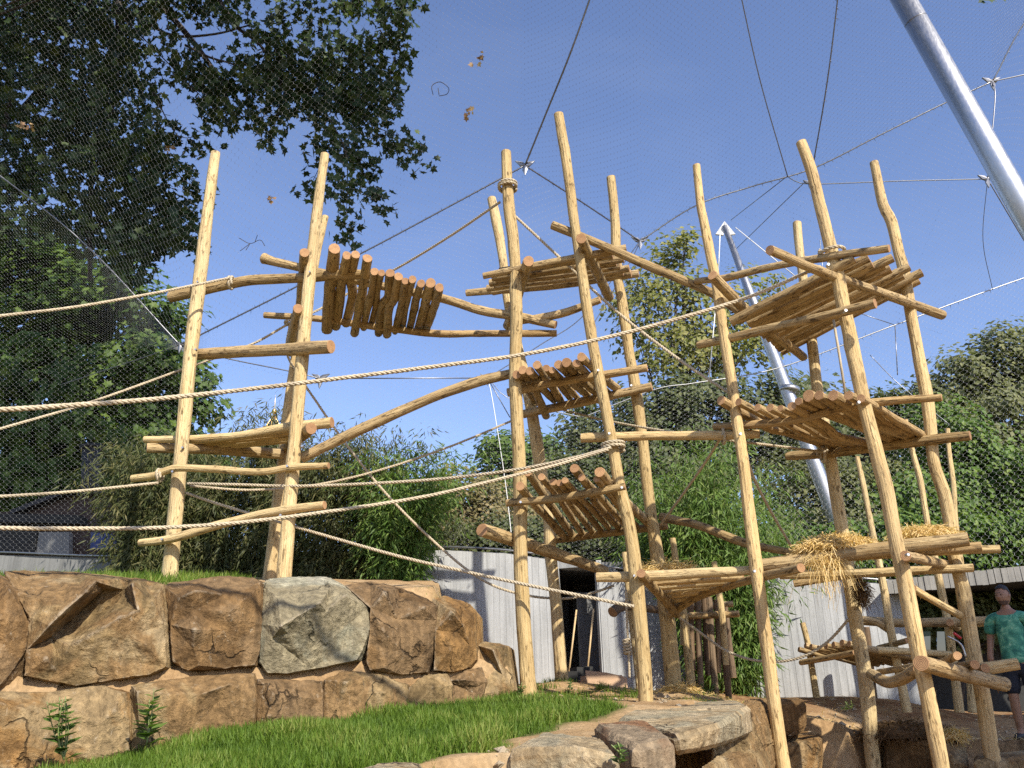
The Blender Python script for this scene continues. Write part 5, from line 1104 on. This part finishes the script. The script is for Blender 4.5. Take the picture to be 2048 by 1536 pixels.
def at(px, py, Y): return P(px, py, Y)
def Rm(pxr, Y): return pxr/FPX*Y*1.05
gnd = lambda px, Y: np.array([P(px, 1300, Y)[0], Y, .7])
tree('maple_tree', 'broad sunlit green maple rising behind the left tower', gnd(120, 28),
     [(at(60, 545, 27), (Rm(110, 27), 2.0, Rm(80, 27)), 40), (at(90, 620, 27), (Rm(170, 27), 2.2, Rm(120, 27)), 60), (at(260, 640, 27.5), (Rm(120, 27), 2.2, Rm(90, 27)), 36), (at(320, 790, 27), (Rm(110, 27), 2.2, Rm(110, 27)), 44), (at(120, 830, 26.5), (Rm(190, 27), 2.4, Rm(150, 27)), 80), (at(330, 950, 27), (Rm(120, 27), 2.2, Rm(100, 27)), 36), (at(40, 980, 26.5), (Rm(150, 27), 2, Rm(70, 27)), 40)],
     85, .95, .26, M['lf_maple'], LOBED, .4)
tree('linden_tree', 'tall slender airy yellow-green linden behind the net', gnd(1400, 25),
     [(at(1345, 495, 25), (Rm(55, 25), .9, Rm(45, 25)), 16), (at(1330, 570, 25), (Rm(90, 25), 1.2, Rm(60, 25)), 26), (at(1290, 640, 25), (Rm(95, 25), 1.3, Rm(65, 25)), 30), (at(1420, 640, 25), (Rm(100, 25), 1.3, Rm(70, 25)), 30), (at(1500, 680, 25), (Rm(85, 25), 1.3, Rm(70, 25)), 24), (at(1370, 720, 25), (Rm(120, 25), 1.5, Rm(60, 25)), 34), (at(1500, 590, 25.5), (Rm(60, 25), 1, Rm(50, 25)), 12)],
     38, .62, .20, M['lf_linden'], KITE, .16, 40)
tree('broadleaf_tree', 'grey-green bushy tree below the linden', gnd(1300, 24), [(at(1230, 870, 24), (Rm(110, 24), 1.6, Rm(80, 24)), 50), (at(1400, 850, 24), (Rm(130, 24), 1.6, Rm(90, 24)), 60), (at(1540, 850, 24), (Rm(110, 24), 1.6, Rm(100, 24)), 50), (at(1330, 960, 23.5), (Rm(180, 24), 1.6, Rm(70, 24)), 60)], 95, .7, .19, M['lf_dark'], KITE, .25)
tree('round_tree', 'rounded dark green tree far behind the middle tower', gnd(1040, 44), [(at(1010, 930, 44), (Rm(52, 44), 1.6, Rm(75, 44)), 34), (at(1090, 930, 44), (Rm(62, 44), 1.6, Rm(60, 44)), 34), (at(1040, 1010, 44), (Rm(90, 44), 1.6, Rm(60, 44)), 30)], 90, 1.0, .33, M['lf_maple'], KITE, .3)
tree('broadleaf_tree', 'tallest olive-green tree at the far right', gnd(2010, 34), [(at(2010, 740, 34), (Rm(75, 34), 2.2, Rm(80, 34)), 50), (at(1920, 790, 34), (Rm(75, 34), 2.2, Rm(75, 34)), 50), (at(2040, 880, 33), (Rm(120, 34), 2.5, Rm(110, 34)), 70), (at(1900, 920, 33), (Rm(110, 34), 2.2, Rm(100, 34)), 64), (at(2110, 720, 34), (Rm(80, 34), 2.2, Rm(90, 34)), 30)], 95, 1.0, .26, M['lf_olive'], KITE, .4)
tree('broadleaf_tree', 'lower dark tree between the right tower posts', gnd(1770, 36), [(at(1770, 860, 36), (Rm(70, 36), 2, Rm(90, 36)), 50), (at(1690, 900, 36), (Rm(80, 36), 2, Rm(110, 36)), 50), (at(1620, 870, 30), (Rm(60, 30), 1.6, Rm(100, 30)), 40), (at(1850, 960, 34), (Rm(90, 34), 2, Rm(90, 34)), 50)], 95, .95, .26, M['lf_dark'], KITE, .35)
tree('leafy_shrub', 'tall green shrub above the shelter roof at right', gnd(1900, 19), [(at(1880, 900, 19), (Rm(75, 19), 1.1, Rm(130, 19)), 60), (at(1960, 1000, 18.5), (Rm(100, 19), 1.1, Rm(110, 19)), 70), (at(2050, 1000, 18), (Rm(70, 18), 1.0, Rm(120, 18)), 50), (at(1830, 1040, 18.5), (Rm(110, 19), 1.0, Rm(80, 19)), 60)], 85, .5, .145, M['lf_bamboo'], KITE, .12, cat='shrub')
tree('leafy_shrub', 'dense dull green shrub behind the straw deck', gnd(1650, 19), [(at(1620, 1000, 19), (Rm(100, 19), 1.0, Rm(100, 19)), 60), (at(1720, 1010, 19), (Rm(90, 19), 1.0, Rm(100, 19)), 60), (at(1640, 1090, 18), (Rm(150, 19), 1.0, Rm(60, 19)), 60)], 85, .5, .125, M['lf_olive'], KITE, .12, cat='shrub')
tree('leafy_shrub', 'pale tan flowering shrub behind the net at centre', gnd(930, 18), [(at(930, 1000, 18), (Rm(75, 18), .9, Rm(65, 18)), 50), (at(860, 1040, 18), (Rm(70, 18), .9, Rm(60, 18)), 40), (at(1000, 1050, 18), (Rm(70, 18), .9, Rm(60, 18)), 40)], 75, .42, .11, M['lf_tan'], KITE, .1, cat='shrub')
tree('leafy_shrub', 'dark green shrub low behind the middle tower', gnd(1080, 19), [(at(1060, 1040, 19.5), (Rm(90, 19), .9, Rm(60, 19)), 50), (at(1180, 1040, 19.5), (Rm(100, 19), .9, Rm(60, 19)), 50), (at(1130, 960, 21), (Rm(90, 19), .9, Rm(50, 19)), 40)], 85, .5, .14, M['lf_dark'], KITE, .1, cat='shrub')
tree('shrub', 'dark bushes in shade under the shelter roof', gnd(1900, 14.2), [(at(1850, 1240, 14.4), (.75, .4, .4), 26), (at(1960, 1230, 14.4), (.8, .4, .45), 30), (at(2060, 1230, 14.3), (.8, .4, .5), 26)], 70, .32, .10, M['lf_dark'], KITE, .05, cat='shrub')

tree('leafy_shrub', 'low green hedge along the wall behind the doorway', gnd(1150, 17.2), [(at(1000, 1085, 17.2), (Rm(110, 17), .5, Rm(45, 17)), 50), (at(1150, 1090, 17), (Rm(110, 17), .5, Rm(50, 17)), 60), (at(1280, 1110, 16.8), (Rm(110, 17), .5, Rm(60, 17)), 60)], 80, .4, .12, M['lf_dark'], KITE, .08, cat='shrub')
tree('leafy_shrub', 'low hedge above the right wall behind the straw deck', gnd(1700, 16.5), [(at(1560, 1120, 16.6), (Rm(90, 17), .5, Rm(50, 17)), 50), (at(1700, 1115, 16.4), (Rm(110, 17), .5, Rm(60, 17)), 60), (at(1850, 1100, 16.2), (Rm(120, 17), .5, Rm(60, 17)), 60), (at(2000, 1090, 16), (Rm(110, 17), .5, Rm(60, 17)), 60)], 80, .4, .12, M['lf_bamboo'], KITE, .08, cat='shrub')
# bamboo: culms arching out of a clump, narrow leaves in sprays
def bamboo(label, base, n, hgt, spread, m, per=270, lsize=.16, lean=(0, 0), low=.12, name='bamboo', culm_r=.012):
    base = np.asarray(base, float); t = empty(name, base); tag(t, label, 'bamboo', 'bamboo clumps along the wall')
    mbq = MB(); cs = []
    for k in range(n):
        a = rng.uniform(0, 6.28); b0 = base+np.array([math.cos(a), math.sin(a)*.5, 0])*rng.uniform(0, spread*.45)
        H = hgt*rng.uniform(.62, 1.05); out = np.array([math.cos(a)+lean[0], (math.sin(a)+lean[1])*.5, 0])*spread*rng.uniform(.3, 1.0)
        tt = np.linspace(0, 1, 9)[:, None]; p = b0+out*tt**2.2+np.array([0, 0, 1])*H*(tt-.16*tt**4)
        V, F = tube(p, np.linspace(culm_r, .003, 9), 5); mbq.add(V, F)
        for q in np.linspace(low, 1, 15):
            cs.append(np.array([np.interp(q, tt[:, 0], p[:, c]) for c in range(3)])+rng.normal(0, .14, 3)*(0.5+q))
    cs = np.array(cs); per_ = max(4, per//15)
    npt = len(cs)*per_; c = np.repeat(cs, per_, 0); d = rng.normal(size=(npt, 3)); d /= np.linalg.norm(d, axis=1)[:, None]
    p = c+d*(rng.random(npt)**.6)[:, None]*.30*np.array([1, 1, .7])
    along_ = np.column_stack([d[:, 0], d[:, 1], d[:, 2]*.4-.75])+rng.normal(0, .35, (npt, 3))
    nr = rng.normal(0, .55, (npt, 3))+[.25, -.6, .6]
    V, F, r = scatter(*LANCE, p, np.cross(along_, np.cross(nr, along_)), rng.uniform(.7, 1.3, npt)*lsize, along_)
    obj('foliage', V, F, m, t, attrs={'rnd': r}, smooth=False); mbq.obj('culms', [M['culm']], t)
    return t
def zb(px, Y): p = P(px, 1300, Y); return np.array([p[0], Y, float(height(p[0], Y))-.05])
LB, LD = M['lf_bamboo'], M['lf_dry_shade']  # LD: dry leaf with shade put into its colour
bamboo('dry brownish bamboo left of the left tower', zb(255, 15.0), 34, 3.4, .9, LD)
bamboo('dry brownish bamboo behind the left post', zb(345, 15.2), 34, 3.2, .9, LD)
bamboo('tall shady bamboo between the left tower posts', zb(440, 15.2), 38, 3.3, .95, LD)
bamboo('tall bamboo behind the twin left posts', zb(545, 15.0), 40, 4.0, .95, LD)
bamboo('green bamboo right of the twin left posts', zb(640, 14.9), 36, 3.6, 1.0, LD)
bamboo('dull bamboo behind the hanging rope', zb(725, 15.0), 34, 3.5, 1.0, LD)
bamboo('bright green bamboo arching over the concrete wall', zb(790, 14.6), 46, 3.0, .9, LB, lean=(.3, -.2))
bamboo('loose bamboo tips above the concrete wall', zb(840, 16.6), 26, 3.9, .8, LD)
bamboo('dense tall bamboo behind the middle tower', zb(1330, 15.4), 40, 4.3, .8, LB)
bamboo('brightest tall bamboo left of right tower front post', zb(1430, 14.0), 54, 4.6, .95, LB, culm_r=.014)
bamboo('leafy bamboo bending in front of the wall', zb(1475, 13.8), 40, 3.3, .7, LB, lean=(.25, -.2))
bamboo('tall bamboo behind right tower front post', zb(1530, 15.4), 38, 4.4, .85, LB)
# a tree behind the viewer whose shade lies over the right of the pit
st = tree('shade_tree', 'tree standing behind the viewer at right', (13.5, -3.5, 0), [((10.05, -.22, 8.5), (1.1, 1.0, .9), 60), ((11.75, 1.7, 9.8), (1.3, 1.2, 1.6), 120), ((14.0, 2.1, 9.3), (1.6, 1.5, 1.5), 70)], 85, .6, .24, M['lf_plane'], LOBED, .3, 20)
V, F, r = scatter(*LOBED, np.array([P(1985, -4, 6.0), P(2003, -12, 6.0), P(2020, -14, 6.1), P(1968, 2, 6.0)]), np.array([[.2, -1, .3]]*4), np.array([.13, .12, .12, .08]), np.array([[-.9, 0, -.45], [-.1, 0, -1], [.7, 0, -.6], [-.9, 0, -.5]]))
sp_ = empty('hanging_sprig', P(2010, -120, 6.0)); tag(sp_, 'dark leaf tips hanging into the top right corner', 'leaves')
obj('leaf', V, F, M['lf_plane'], sp_, attrs={'rnd': r}); V, F = tube([P(2000, -5, 6.0), P(2015, -80, 6.0), P(2010, -160, 6.0)], .006, 5); obj('stem', V, F, M['bark'], sp_)

# weeds by the boulder wall and on the mound
def weed(label, px, py, Y, h, n, size, wide=.5, group='weeds growing by the stones'):
    p0 = P(px, py, Y); t = empty('weed', p0); tag(t, label, 'weed', group)
    mbq = MB(); ps, nr, sp, sz = [], [], [], []
    for s in range(max(1, n//14)):
        tip = p0+np.array([rng.normal(0, wide*h*.5), rng.normal(0, wide*h*.3), h*rng.uniform(.7, 1)]); p = spline(np.array([p0, (p0+tip)/2+rng.normal(0, .02, 3), tip]), .03)
        V, F = tube(p, np.linspace(.006, .003, len(p)), 5); mbq.add(V, F)
        for k in range(14):
            a = k*2.4; q = p[int((k+1)/15*(len(p)-1))]; d = np.array([math.cos(a), math.sin(a), .25]); ps.append(q); sp.append(d); nr.append([-d[0]*.4, -d[1]*.4-.2, 1]); sz.append(size*(1.15-.6*k/14)*rng.uniform(.7, 1.2))
    V, F, r = scatter(*KITE, np.array(ps), np.array(nr), np.array(sz), np.array(sp))
    obj('leaves', V, F, M['lf_weed'], t, attrs={'rnd': r}); mbq.obj('stem', [M['culm']], t)
weed('upright leafy thistle in front of the lower boulders', 293, 1490, 6.7, .42, 28, .15, .12)
weed('spreading nettle at the left of lower boulder tier', 128, 1520, 6.2, .40, 84, .11, .75)
weed('small plant at the foot of short tan block', 1035, 1392, 9.1, .14, 28, .07, .9)
weed('low plant on the mound by the front post', 1290-150, 1385, 10.6, .13, 28, .06, .9)
weed('little plant near the cardboard box corner', 1243, 1388, 11.5, .15, 28, .06, .8)
weed('small plant between the red and ochre rocks', 1238, 1527, 4.75, .12, 28, .05, .5)
weed('tuft of leaves beside the dark hanging logs', 1418, 1392, 12.3, .22, 42, .08, .8)
weed('low sprig on bare soil in front of wall', 1690, 1420, 11.2, .12, 28, .05, .9)

# ------------------------------------------------------------------ buildings
hs = empty('dark_house', P(60, 1110, 22)); tag(hs, 'shaded brick house with dark roof beyond the wall at left', 'house')  # shade over the house is painted through its dark colours
def quadprism(pts, dy, name, m, parent):
    pts = [np.asarray(p, float) for p in pts]; n = len(pts); V = np.array(pts+[p+np.array([0, dy, 0]) for p in pts])
    a = np.arange(n); b = (a+1) % n
    return obj(name, V, [a[None], (a+n)[::-1][None], np.stack([b, a, a+n, b+n], 1)], m, parent, smooth=False)
quadprism([P(-200, 1130, 22), P(330, 1130, 22), P(330, 990, 22), P(140, 985, 22), P(60, 1020, 22), P(-200, 1040, 22)], 5, 'wall', M['brick'], hs)
quadprism([P(-220, 1040, 21.6), P(160, 1047, 21.6), P(160, 1030, 21.6), P(-220, 1022, 21.6)], 1.0, 'fascia', M['dark'], hs)
quadprism([P(20, 1028, 21.7), P(128, 987, 21.7), P(340, 985, 21.7), P(340, 978, 21.7), P(126, 979, 21.7), P(20, 1020, 21.7)], .6, 'roof_edge', M['slate'], hs)
quadprism([P(72, 1108, 21.5), P(138, 1108, 21.5), P(138, 1064, 21.5), P(78, 1064, 21.5)], .2, 'door', M['shadeconc'], hs)
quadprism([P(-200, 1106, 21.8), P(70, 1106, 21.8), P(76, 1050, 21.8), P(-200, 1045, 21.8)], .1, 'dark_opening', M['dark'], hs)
quadprism([P(180, 1098, 21.5), P(236, 1100, 21.5), P(225, 1068, 21.5), P(182, 1064, 21.5)], .1, 'blue_panel', M['blue'], hs)
V, F = tube([P(180, 1010, 23), P(182, 898, 23)], .24, 14); obj('chimney', V, F, M['slate'], hs); V, F = tube([P(182, 899, 23), P(182, 892, 23)], .30, 14); obj('chimney_cap', V, F, M['dark'], hs)
cu = empty('cupola', P(546, 1100, 75)); tag(cu, 'distant dark onion dome with golden ball and spike', 'cupola')
def lathe(prof, c, sides=16):
    a = np.linspace(0, 2*np.pi, sides, endpoint=False); V = np.array([[c[0]+r*math.cos(t), c[1]+r*math.sin(t), z] for z, r in prof for t in a]); n = len(prof)
    i = np.arange(n-1)[:, None]*sides; j = np.arange(sides)[None]; k = (j+1) % sides
    return V, [np.stack([i+j, i+k, i+sides+k, i+sides+j], -1).reshape(-1, 4)]
c0 = P(546, 855, 75); px_m = 75/FPX*1.02
zz = lambda py: P(546, py, 75)[2]
V, F = lathe([(zz(1100), 20*px_m), (zz(880), 20*px_m), (zz(872), 22*px_m)], c0); obj('drum', V, F, M['boards'], cu)
V, F = lathe([(zz(872), 21*px_m), (zz(862), 18*px_m), (zz(850), 12*px_m), (zz(840), 6*px_m), (zz(832), 2.5*px_m), (zz(828), 2*px_m)], c0); obj('dome', V, F, M['slate'], cu)
V, F = lathe([(zz(829), .01), (zz(827), 4*px_m), (zz(823), 5.5*px_m), (zz(819), 4*px_m), (zz(816), .6*px_m), (zz(790), .2*px_m)], c0); obj('finial', V, F, M['gold'], cu)
for k in range(8):
    a = k*math.pi/4; p = np.array([[c0[0]+r*math.cos(a), c0[1]+r*math.sin(a), z] for z, r in ((zz(872), 21.5*px_m), (zz(862), 18.5*px_m), (zz(850), 12.5*px_m), (zz(840), 6.4*px_m), (zz(832), 2.8*px_m))])
    V, F = tube(p, .05, 4); obj('rib', V, F, M['gold'], cu)
# keeper shelter at right: weathered boards along the roof edge, glazed front in shade
sh = empty('shelter', P(1920, 1390, 14)); tag(sh, 'low shelter with weathered grey fascia boards at the right', 'shelter')
fa_a, fa_b = P(1778, 1188, 13.6), P(2230, 1144, 12.2)
d = fa_b-fa_a; L = np.linalg.norm(d[:2]); n = int(L/.085); e = d/n; ang = math.atan2(d[1], d[0]); hh = .21
bd = None
for i in range(n):
    c = fa_a+e*(i+.5)+[rng.normal(0, .002), rng.normal(0, .005), hh/2+rng.normal(0, .004)]
    V, F = box((0, 0, 0), (.080, .022, hh), ang)
    if bd is None: bd = newmesh('fascia_board', V, F, [M['boards']], smooth=False)
    link('fascia_board', bd, sh, c)
nrm = np.array([-math.sin(ang), math.cos(ang), 0])
V = np.array([fa_a+[0, .05, .18], fa_b+[0, .05, .18], fa_b+nrm*4+[0, 0, .2], fa_a+nrm*2.0+[0, 0, .2], fa_a+[0, .05, .02], fa_b+[0, .05, .02], fa_b+nrm*4+[0, 0, .04], fa_a+nrm*2.0+[0, 0, .04]])
obj('roof_slab', V, [np.array([[0, 1, 2, 3], [7, 6, 5, 4], [0, 4, 5, 1], [1, 5, 6, 2], [2, 6, 7, 3], [3, 7, 4, 0]])], M['dark'], sh, smooth=False)
w0, w1 = fa_a+nrm*1.6, fa_b+nrm*3.0
V = np.array([[w0[0], w0[1], -.1], [w1[0], w1[1], -.1], [w1[0], w1[1], w1[2]], [w0[0], w0[1], w0[2]]]); V = np.vstack([V, V+nrm*.15])
obj('back_wall', V, [np.array([[0, 1, 2, 3], [5, 4, 7, 6], [0, 3, 7, 4], [1, 5, 6, 2]])], M['dark'], sh, smooth=False)
for px in (1852, 1884):
    quadprism([P(px-10, 1310, 13.6), P(px+9, 1310, 13.6), P(px+9, 1263, 13.6), P(px-10, 1263, 13.6)], .02, 'window_pane', M['glass'], sh)

# ------------------------------------------------------------------ person
def skin_mesh(joints, edges, levels=2, root=0):
    me = bpy.data.meshes.new('sk'); me.from_pydata([j[:3] for j in joints], edges, []); o = bpy.data.objects.new('sk', me); COL.objects.link(o)
    md = o.modifiers.new('s', 'SKIN'); md.use_smooth_shade = True
    for v, j in zip(me.skin_vertices[0].data, joints):
        rx, ry = (j[3], j[4]) if len(j) > 4 else (j[3], j[3]); v.radius = (rx, ry); v.use_root = False
    me.skin_vertices[0].data[root].use_root = True
    s = o.modifiers.new('u', 'SUBSURF'); s.levels = levels; s.render_levels = levels
    dg = bpy.context.evaluated_depsgraph_get(); r = bpy.data.meshes.new_from_object(o.evaluated_get(dg))
    V = np.array([v.co[:] for v in r.vertices]); F = {}
    for p in r.polygons: F.setdefault(len(p.vertices), []).append(list(p.vertices))
    bpy.data.objects.remove(o); bpy.data.meshes.remove(r)
    return V, [np.array(f) for f in F.values()]
M['skin'] = simple('tanned_skin', (0.27, 0.145, 0.085), 0.55, 0, 0.08, 20)
M['hair'] = simple('dark_hair', (0.012, 0.010, 0.009), 0.6, 0, 0.3, 60)
M['stubble'] = simple('dark_stubble', (0.085, 0.05, 0.035), 0.8, 0, 0.3, 80)
M['navy'] = simple('dark_navy_cloth', (0.012, 0.014, 0.022), 0.9, 0, 0.2, 20)
M['shoe'] = simple('black_shoe', (0.012, 0.012, 0.013), 0.6, 0, 0.2, 20)
m_, n_, b_, o_ = mat('green_tie_dye_shirt')
n_.links.new(ramp(n_, noise(n_, pos(n_), 7.0, 5, 0.6, 1.2), [(0.34, (0.025, 0.13, 0.10)), (0.5, (0.06, 0.26, 0.17)), (0.60, (0.16, 0.42, 0.27)), (0.74, (0.5, 0.66, 0.45))]), b_.inputs['Base Color']); b_.inputs['Roughness'].default_value = 0.9
M['shirt'] = m_
def person():
    base = P(2070, 1486, 11.0); base[2] = float(height(base[0], base[1]))+.0
    pr = empty('person', base); tag(pr, 'man in green tie-dye shirt and dark shorts at right edge', 'person')
    hd = math.radians(-38)                                  # facing: toward the camera, turned to its left
    def W_(p):
        x, y, z = p; return base+np.array([x*math.cos(hd)-y*math.sin(hd), x*math.sin(hd)+y*math.cos(hd), z])
    # local frame: x to his left (viewer right), -y forward
    mbq = MB()
    J = [(0, 0, .93, .145, .11), (0, .0, 1.12, .135, .10), (0, .005, 1.30, .165, .11), (0, .01, 1.42, .12, .085), (0, .0, 1.50, .058, .058), (0, -.012, 1.57, .055, .058),
         (.185, .01, 1.40, .062), (.235, .03, 1.17, .045), (.245, -.05, .97, .036), (.245, -.085, .88, .030, .042),
         (-.185, .01, 1.40, .062), (-.245, .04, 1.17, .045), (-.27, -.04, .98, .036), (-.272, -.08, .89, .030, .042),
         (.095, 0, .84, .095), (.105, -.01, .50, .062), (.11, .03, .28, .056), (.11, .02, .09, .040), (.12, -.09, .045, .042, .03),
         (-.095, 0, .84, .095), (-.11, -.05, .50, .062), (-.115, -.03, .28, .056), (-.115, -.02, .09, .040), (-.13, -.13, .045, .042, .03)]
    E = [(0, 1), (1, 2), (2, 3), (3, 4), (4, 5), (3, 6), (6, 7), (7, 8), (8, 9), (3, 10), (10, 11), (11, 12), (12, 13), (0, 14), (14, 15), (15, 16), (16, 17), (17, 18), (0, 19), (19, 20), (20, 21), (21, 22), (22, 23)]
    V, F = skin_mesh(J, E); mbq.add(V, F)
    for s, hx, hy, hz in ((1, .245, -.085, .88), (-1, -.272, -.08, .89)):        # fingers and thumb, loosely curled
        for k in range(4):
            y0 = hy-.028+.019*k; l = [.070, .078, .074, .058][k]
            fj = [(hx, y0, hz-.01, .011), (hx-s*.004, y0-.004, hz-.045, .010), (hx-s*.014, y0-.006, hz-.045-l*.45, .009), (hx-s*.030, y0-.006, hz-.045-l*.85, .007)]
            V, F = skin_mesh(fj, [(0, 1), (1, 2), (2, 3)], 1); mbq.add(V, F)
        V, F = skin_mesh([(hx, hy-.03, hz+.015, .013), (hx-s*.012, hy-.058, hz-.012, .011), (hx-s*.018, hy-.062, hz-.048, .009)], [(0, 1), (1, 2)], 1); mbq.add(V, F)
    # head with brow, nose, mouth, chin
    nu, nv = 28, 22; u = np.linspace(0, 2*np.pi, nu, endpoint=False); v = np.linspace(.02, np.pi-.02, nv)
    Q = np.stack([np.sin(v)[:, None]*np.sin(u), -np.sin(v)[:, None]*np.cos(u), np.cos(v)[:, None]*np.ones_like(u)], -1)
    x, y, z = Q[..., 0]*.076, Q[..., 1]*.098, Q[..., 2]*.122
    front = np.clip(-Q[..., 1], 0, 1)
    x = x*(1-.22*np.clip(-Q[..., 2], 0, 1)**1.5); y = y+.014*np.clip(-Q[..., 2], 0, 1)*(1-front*.2)*0
    ga = lambda cx, cz, sx, sz: np.exp(-((x-cx)/sx)**2-((z-cz)/sz)**2)*(front > .2)
    y = y-.026*ga(0, -.018, .013, .016)-.014*ga(0, .008, .010, .022)-.008*ga(0, .030, .045, .010)-.010*ga(0, -.062, .022, .010)-.012*ga(0, -.098, .028, .018)
    y = y+.011*ga(.032, .010, .014, .010)+.011*ga(-.032, .010, .014, .010)+.006*ga(0, -.070, .022, .004)
    hV = np.stack([x, y, z], -1)
    tn = math.radians(-22); hV = np.stack([hV[..., 0]*math.cos(tn)-hV[..., 1]*math.sin(tn), hV[..., 0]*math.sin(tn)+hV[..., 1]*math.cos(tn), hV[..., 2]], -1)
    HC = np.array([0, -.03, 1.655]); hV = hV+HC
    i = np.arange(nv-1)[:, None]*nu; j = np.arange(nu)[None]; k = (j+1) % nu
    HF = np.stack([i+j, i+nu+j, i+nu+k, i+k], -1).reshape(-1, 4)
    mbq.add(hV.reshape(-1, 3), [HF, np.arange(nu)[None], (np.arange(nu)+(nv-1)*nu)[::-1][None]])
    def hp(px, py, pz): return HC+np.array([px*math.cos(tn)-py*math.sin(tn), px*math.sin(tn)+py*math.cos(tn), pz])
    for s in (1, -1):
        V, F = skin_mesh([(*hp(s*.074, .0, -.025), .010, .016), (*hp(s*.080, .008, .0), .010, .02), (*hp(s*.078, .012, .025), .009, .014)], [(0, 1), (1, 2)], 1); mbq.add(V, F)
    mbq.V = [np.array([W_(p) for p in V]) for V in mbq.V]; mbq.obj('body', [M['skin']], pr)
    def garment(name, J, E, m):
        V, F = skin_mesh(J, E); return obj(name, np.array([W_(p) for p in V]), F, m, pr)
    garment('t_shirt', [(0, 0, .83, .185, .145), (0, 0, .95, .178, .138), (0, 0, 1.10, .165, .125), (0, .005, 1.30, .192, .130), (0, .01, 1.425, .125, .095), (0, .005, 1.475, .075, .072), (.195, .01, 1.395, .082), (.236, .028, 1.20, .073), (-.195, .01, 1.395, .082), (-.246, .036, 1.20, .073)], [(0, 1), (1, 2), (2, 3), (3, 4), (4, 5), (4, 6), (6, 7), (4, 8), (8, 9)], M['shirt'])
    garment('shorts', [(0, 0, .95, .165, .125), (0, 0, .86, .17, .125), (.10, 0, .80, .118), (.112, -.008, .48, .098), (-.10, 0, .80, .118), (-.116, -.05, .48, .098)], [(0, 1), (1, 2), (2, 3), (1, 4), (4, 5)], M['navy'])
    for s, yy in ((.115, 0), (-.12, -.04)):
        garment('shoe', [(s, yy+.06, .05, .046, .05), (s*1.05, yy-.03, .05, .048, .045), (s*1.12, yy-.15, .036, .044, .034), (s*1.14, yy-.20, .03, .034, .026)], [(0, 1), (1, 2), (2, 3)], M['shoe'])
    # hair: short cap over the skull, plus stubble-dark eyes
    sel = (Q[..., 2] > .36+.20*front) | ((Q[..., 1] > .1) & (Q[..., 2] > -.28)); hc = HC+(hV-HC)*(1.07+.05*np.clip(Q[..., 2:3], 0, 1)+rng.normal(0, .012, Q.shape[:2])[..., None])+np.array([0, .004, .006])
    keep = [f for f in HF if all(sel.reshape(-1)[f])]
    top = np.arange(nu)[None]
    obj('hair', np.array([W_(p) for p in hc.reshape(-1, 3)]), [np.array(keep), top], M['hair'], pr)
    bsel = (Q[..., 2] < -.38) & (Q[..., 2] > -.93) & (Q[..., 1] < .25) & ~((np.abs(Q[..., 0]) < .25) & (Q[..., 2] > -.60) & (Q[..., 2] < -.52))
    bk = [f for f in HF if all(bsel.reshape(-1)[f])]; bc = HC+(hV-HC)*1.012
    obj('beard', np.array([W_(p) for p in bc.reshape(-1, 3)]), [np.array(bk)], M['stubble'], pr)
    for s in (1, -1):
        V, F = lathe([(-.006, .001), (-.003, .009), (0, .011), (.003, .009), (.006, .001)], (0, 0, 0), 10)
        obj('eye', np.array([W_(hp(s*.031, -.083, .010)+q) for q in V]), F, M['hair'], pr)
    V, F = skin_mesh([(*hp(-.032, -.090, .033), .004, .005), (*hp(0, -.10, .034), .002), (*hp(.032, -.090, .033), .004, .005)], [(0, 1), (1, 2)], 1); obj('eyebrows', np.array([W_(q) for q in V]), F, M['hair'], pr)
    return pr
person()
tl = empty('hand_tool', P(1915, 1300, 11.4)); tag(tl, 'silver bar with a red grip behind the right tower post', 'tool')
V, F = tube(spline(np.array([P(1895, 1273, 11.4), P(1912, 1281, 11.4), P(1924, 1292, 11.4), P(1932, 1315, 11.4)]), .03), .012, 8); obj('bar', V, F, M['steel'], tl)
V, F = tube(spline(np.array([P(1907, 1266, 11.4), P(1914, 1271, 11.4), P(1922, 1277, 11.4)]), .03), .018, 8); obj('grip', V, F, M['red'], tl)
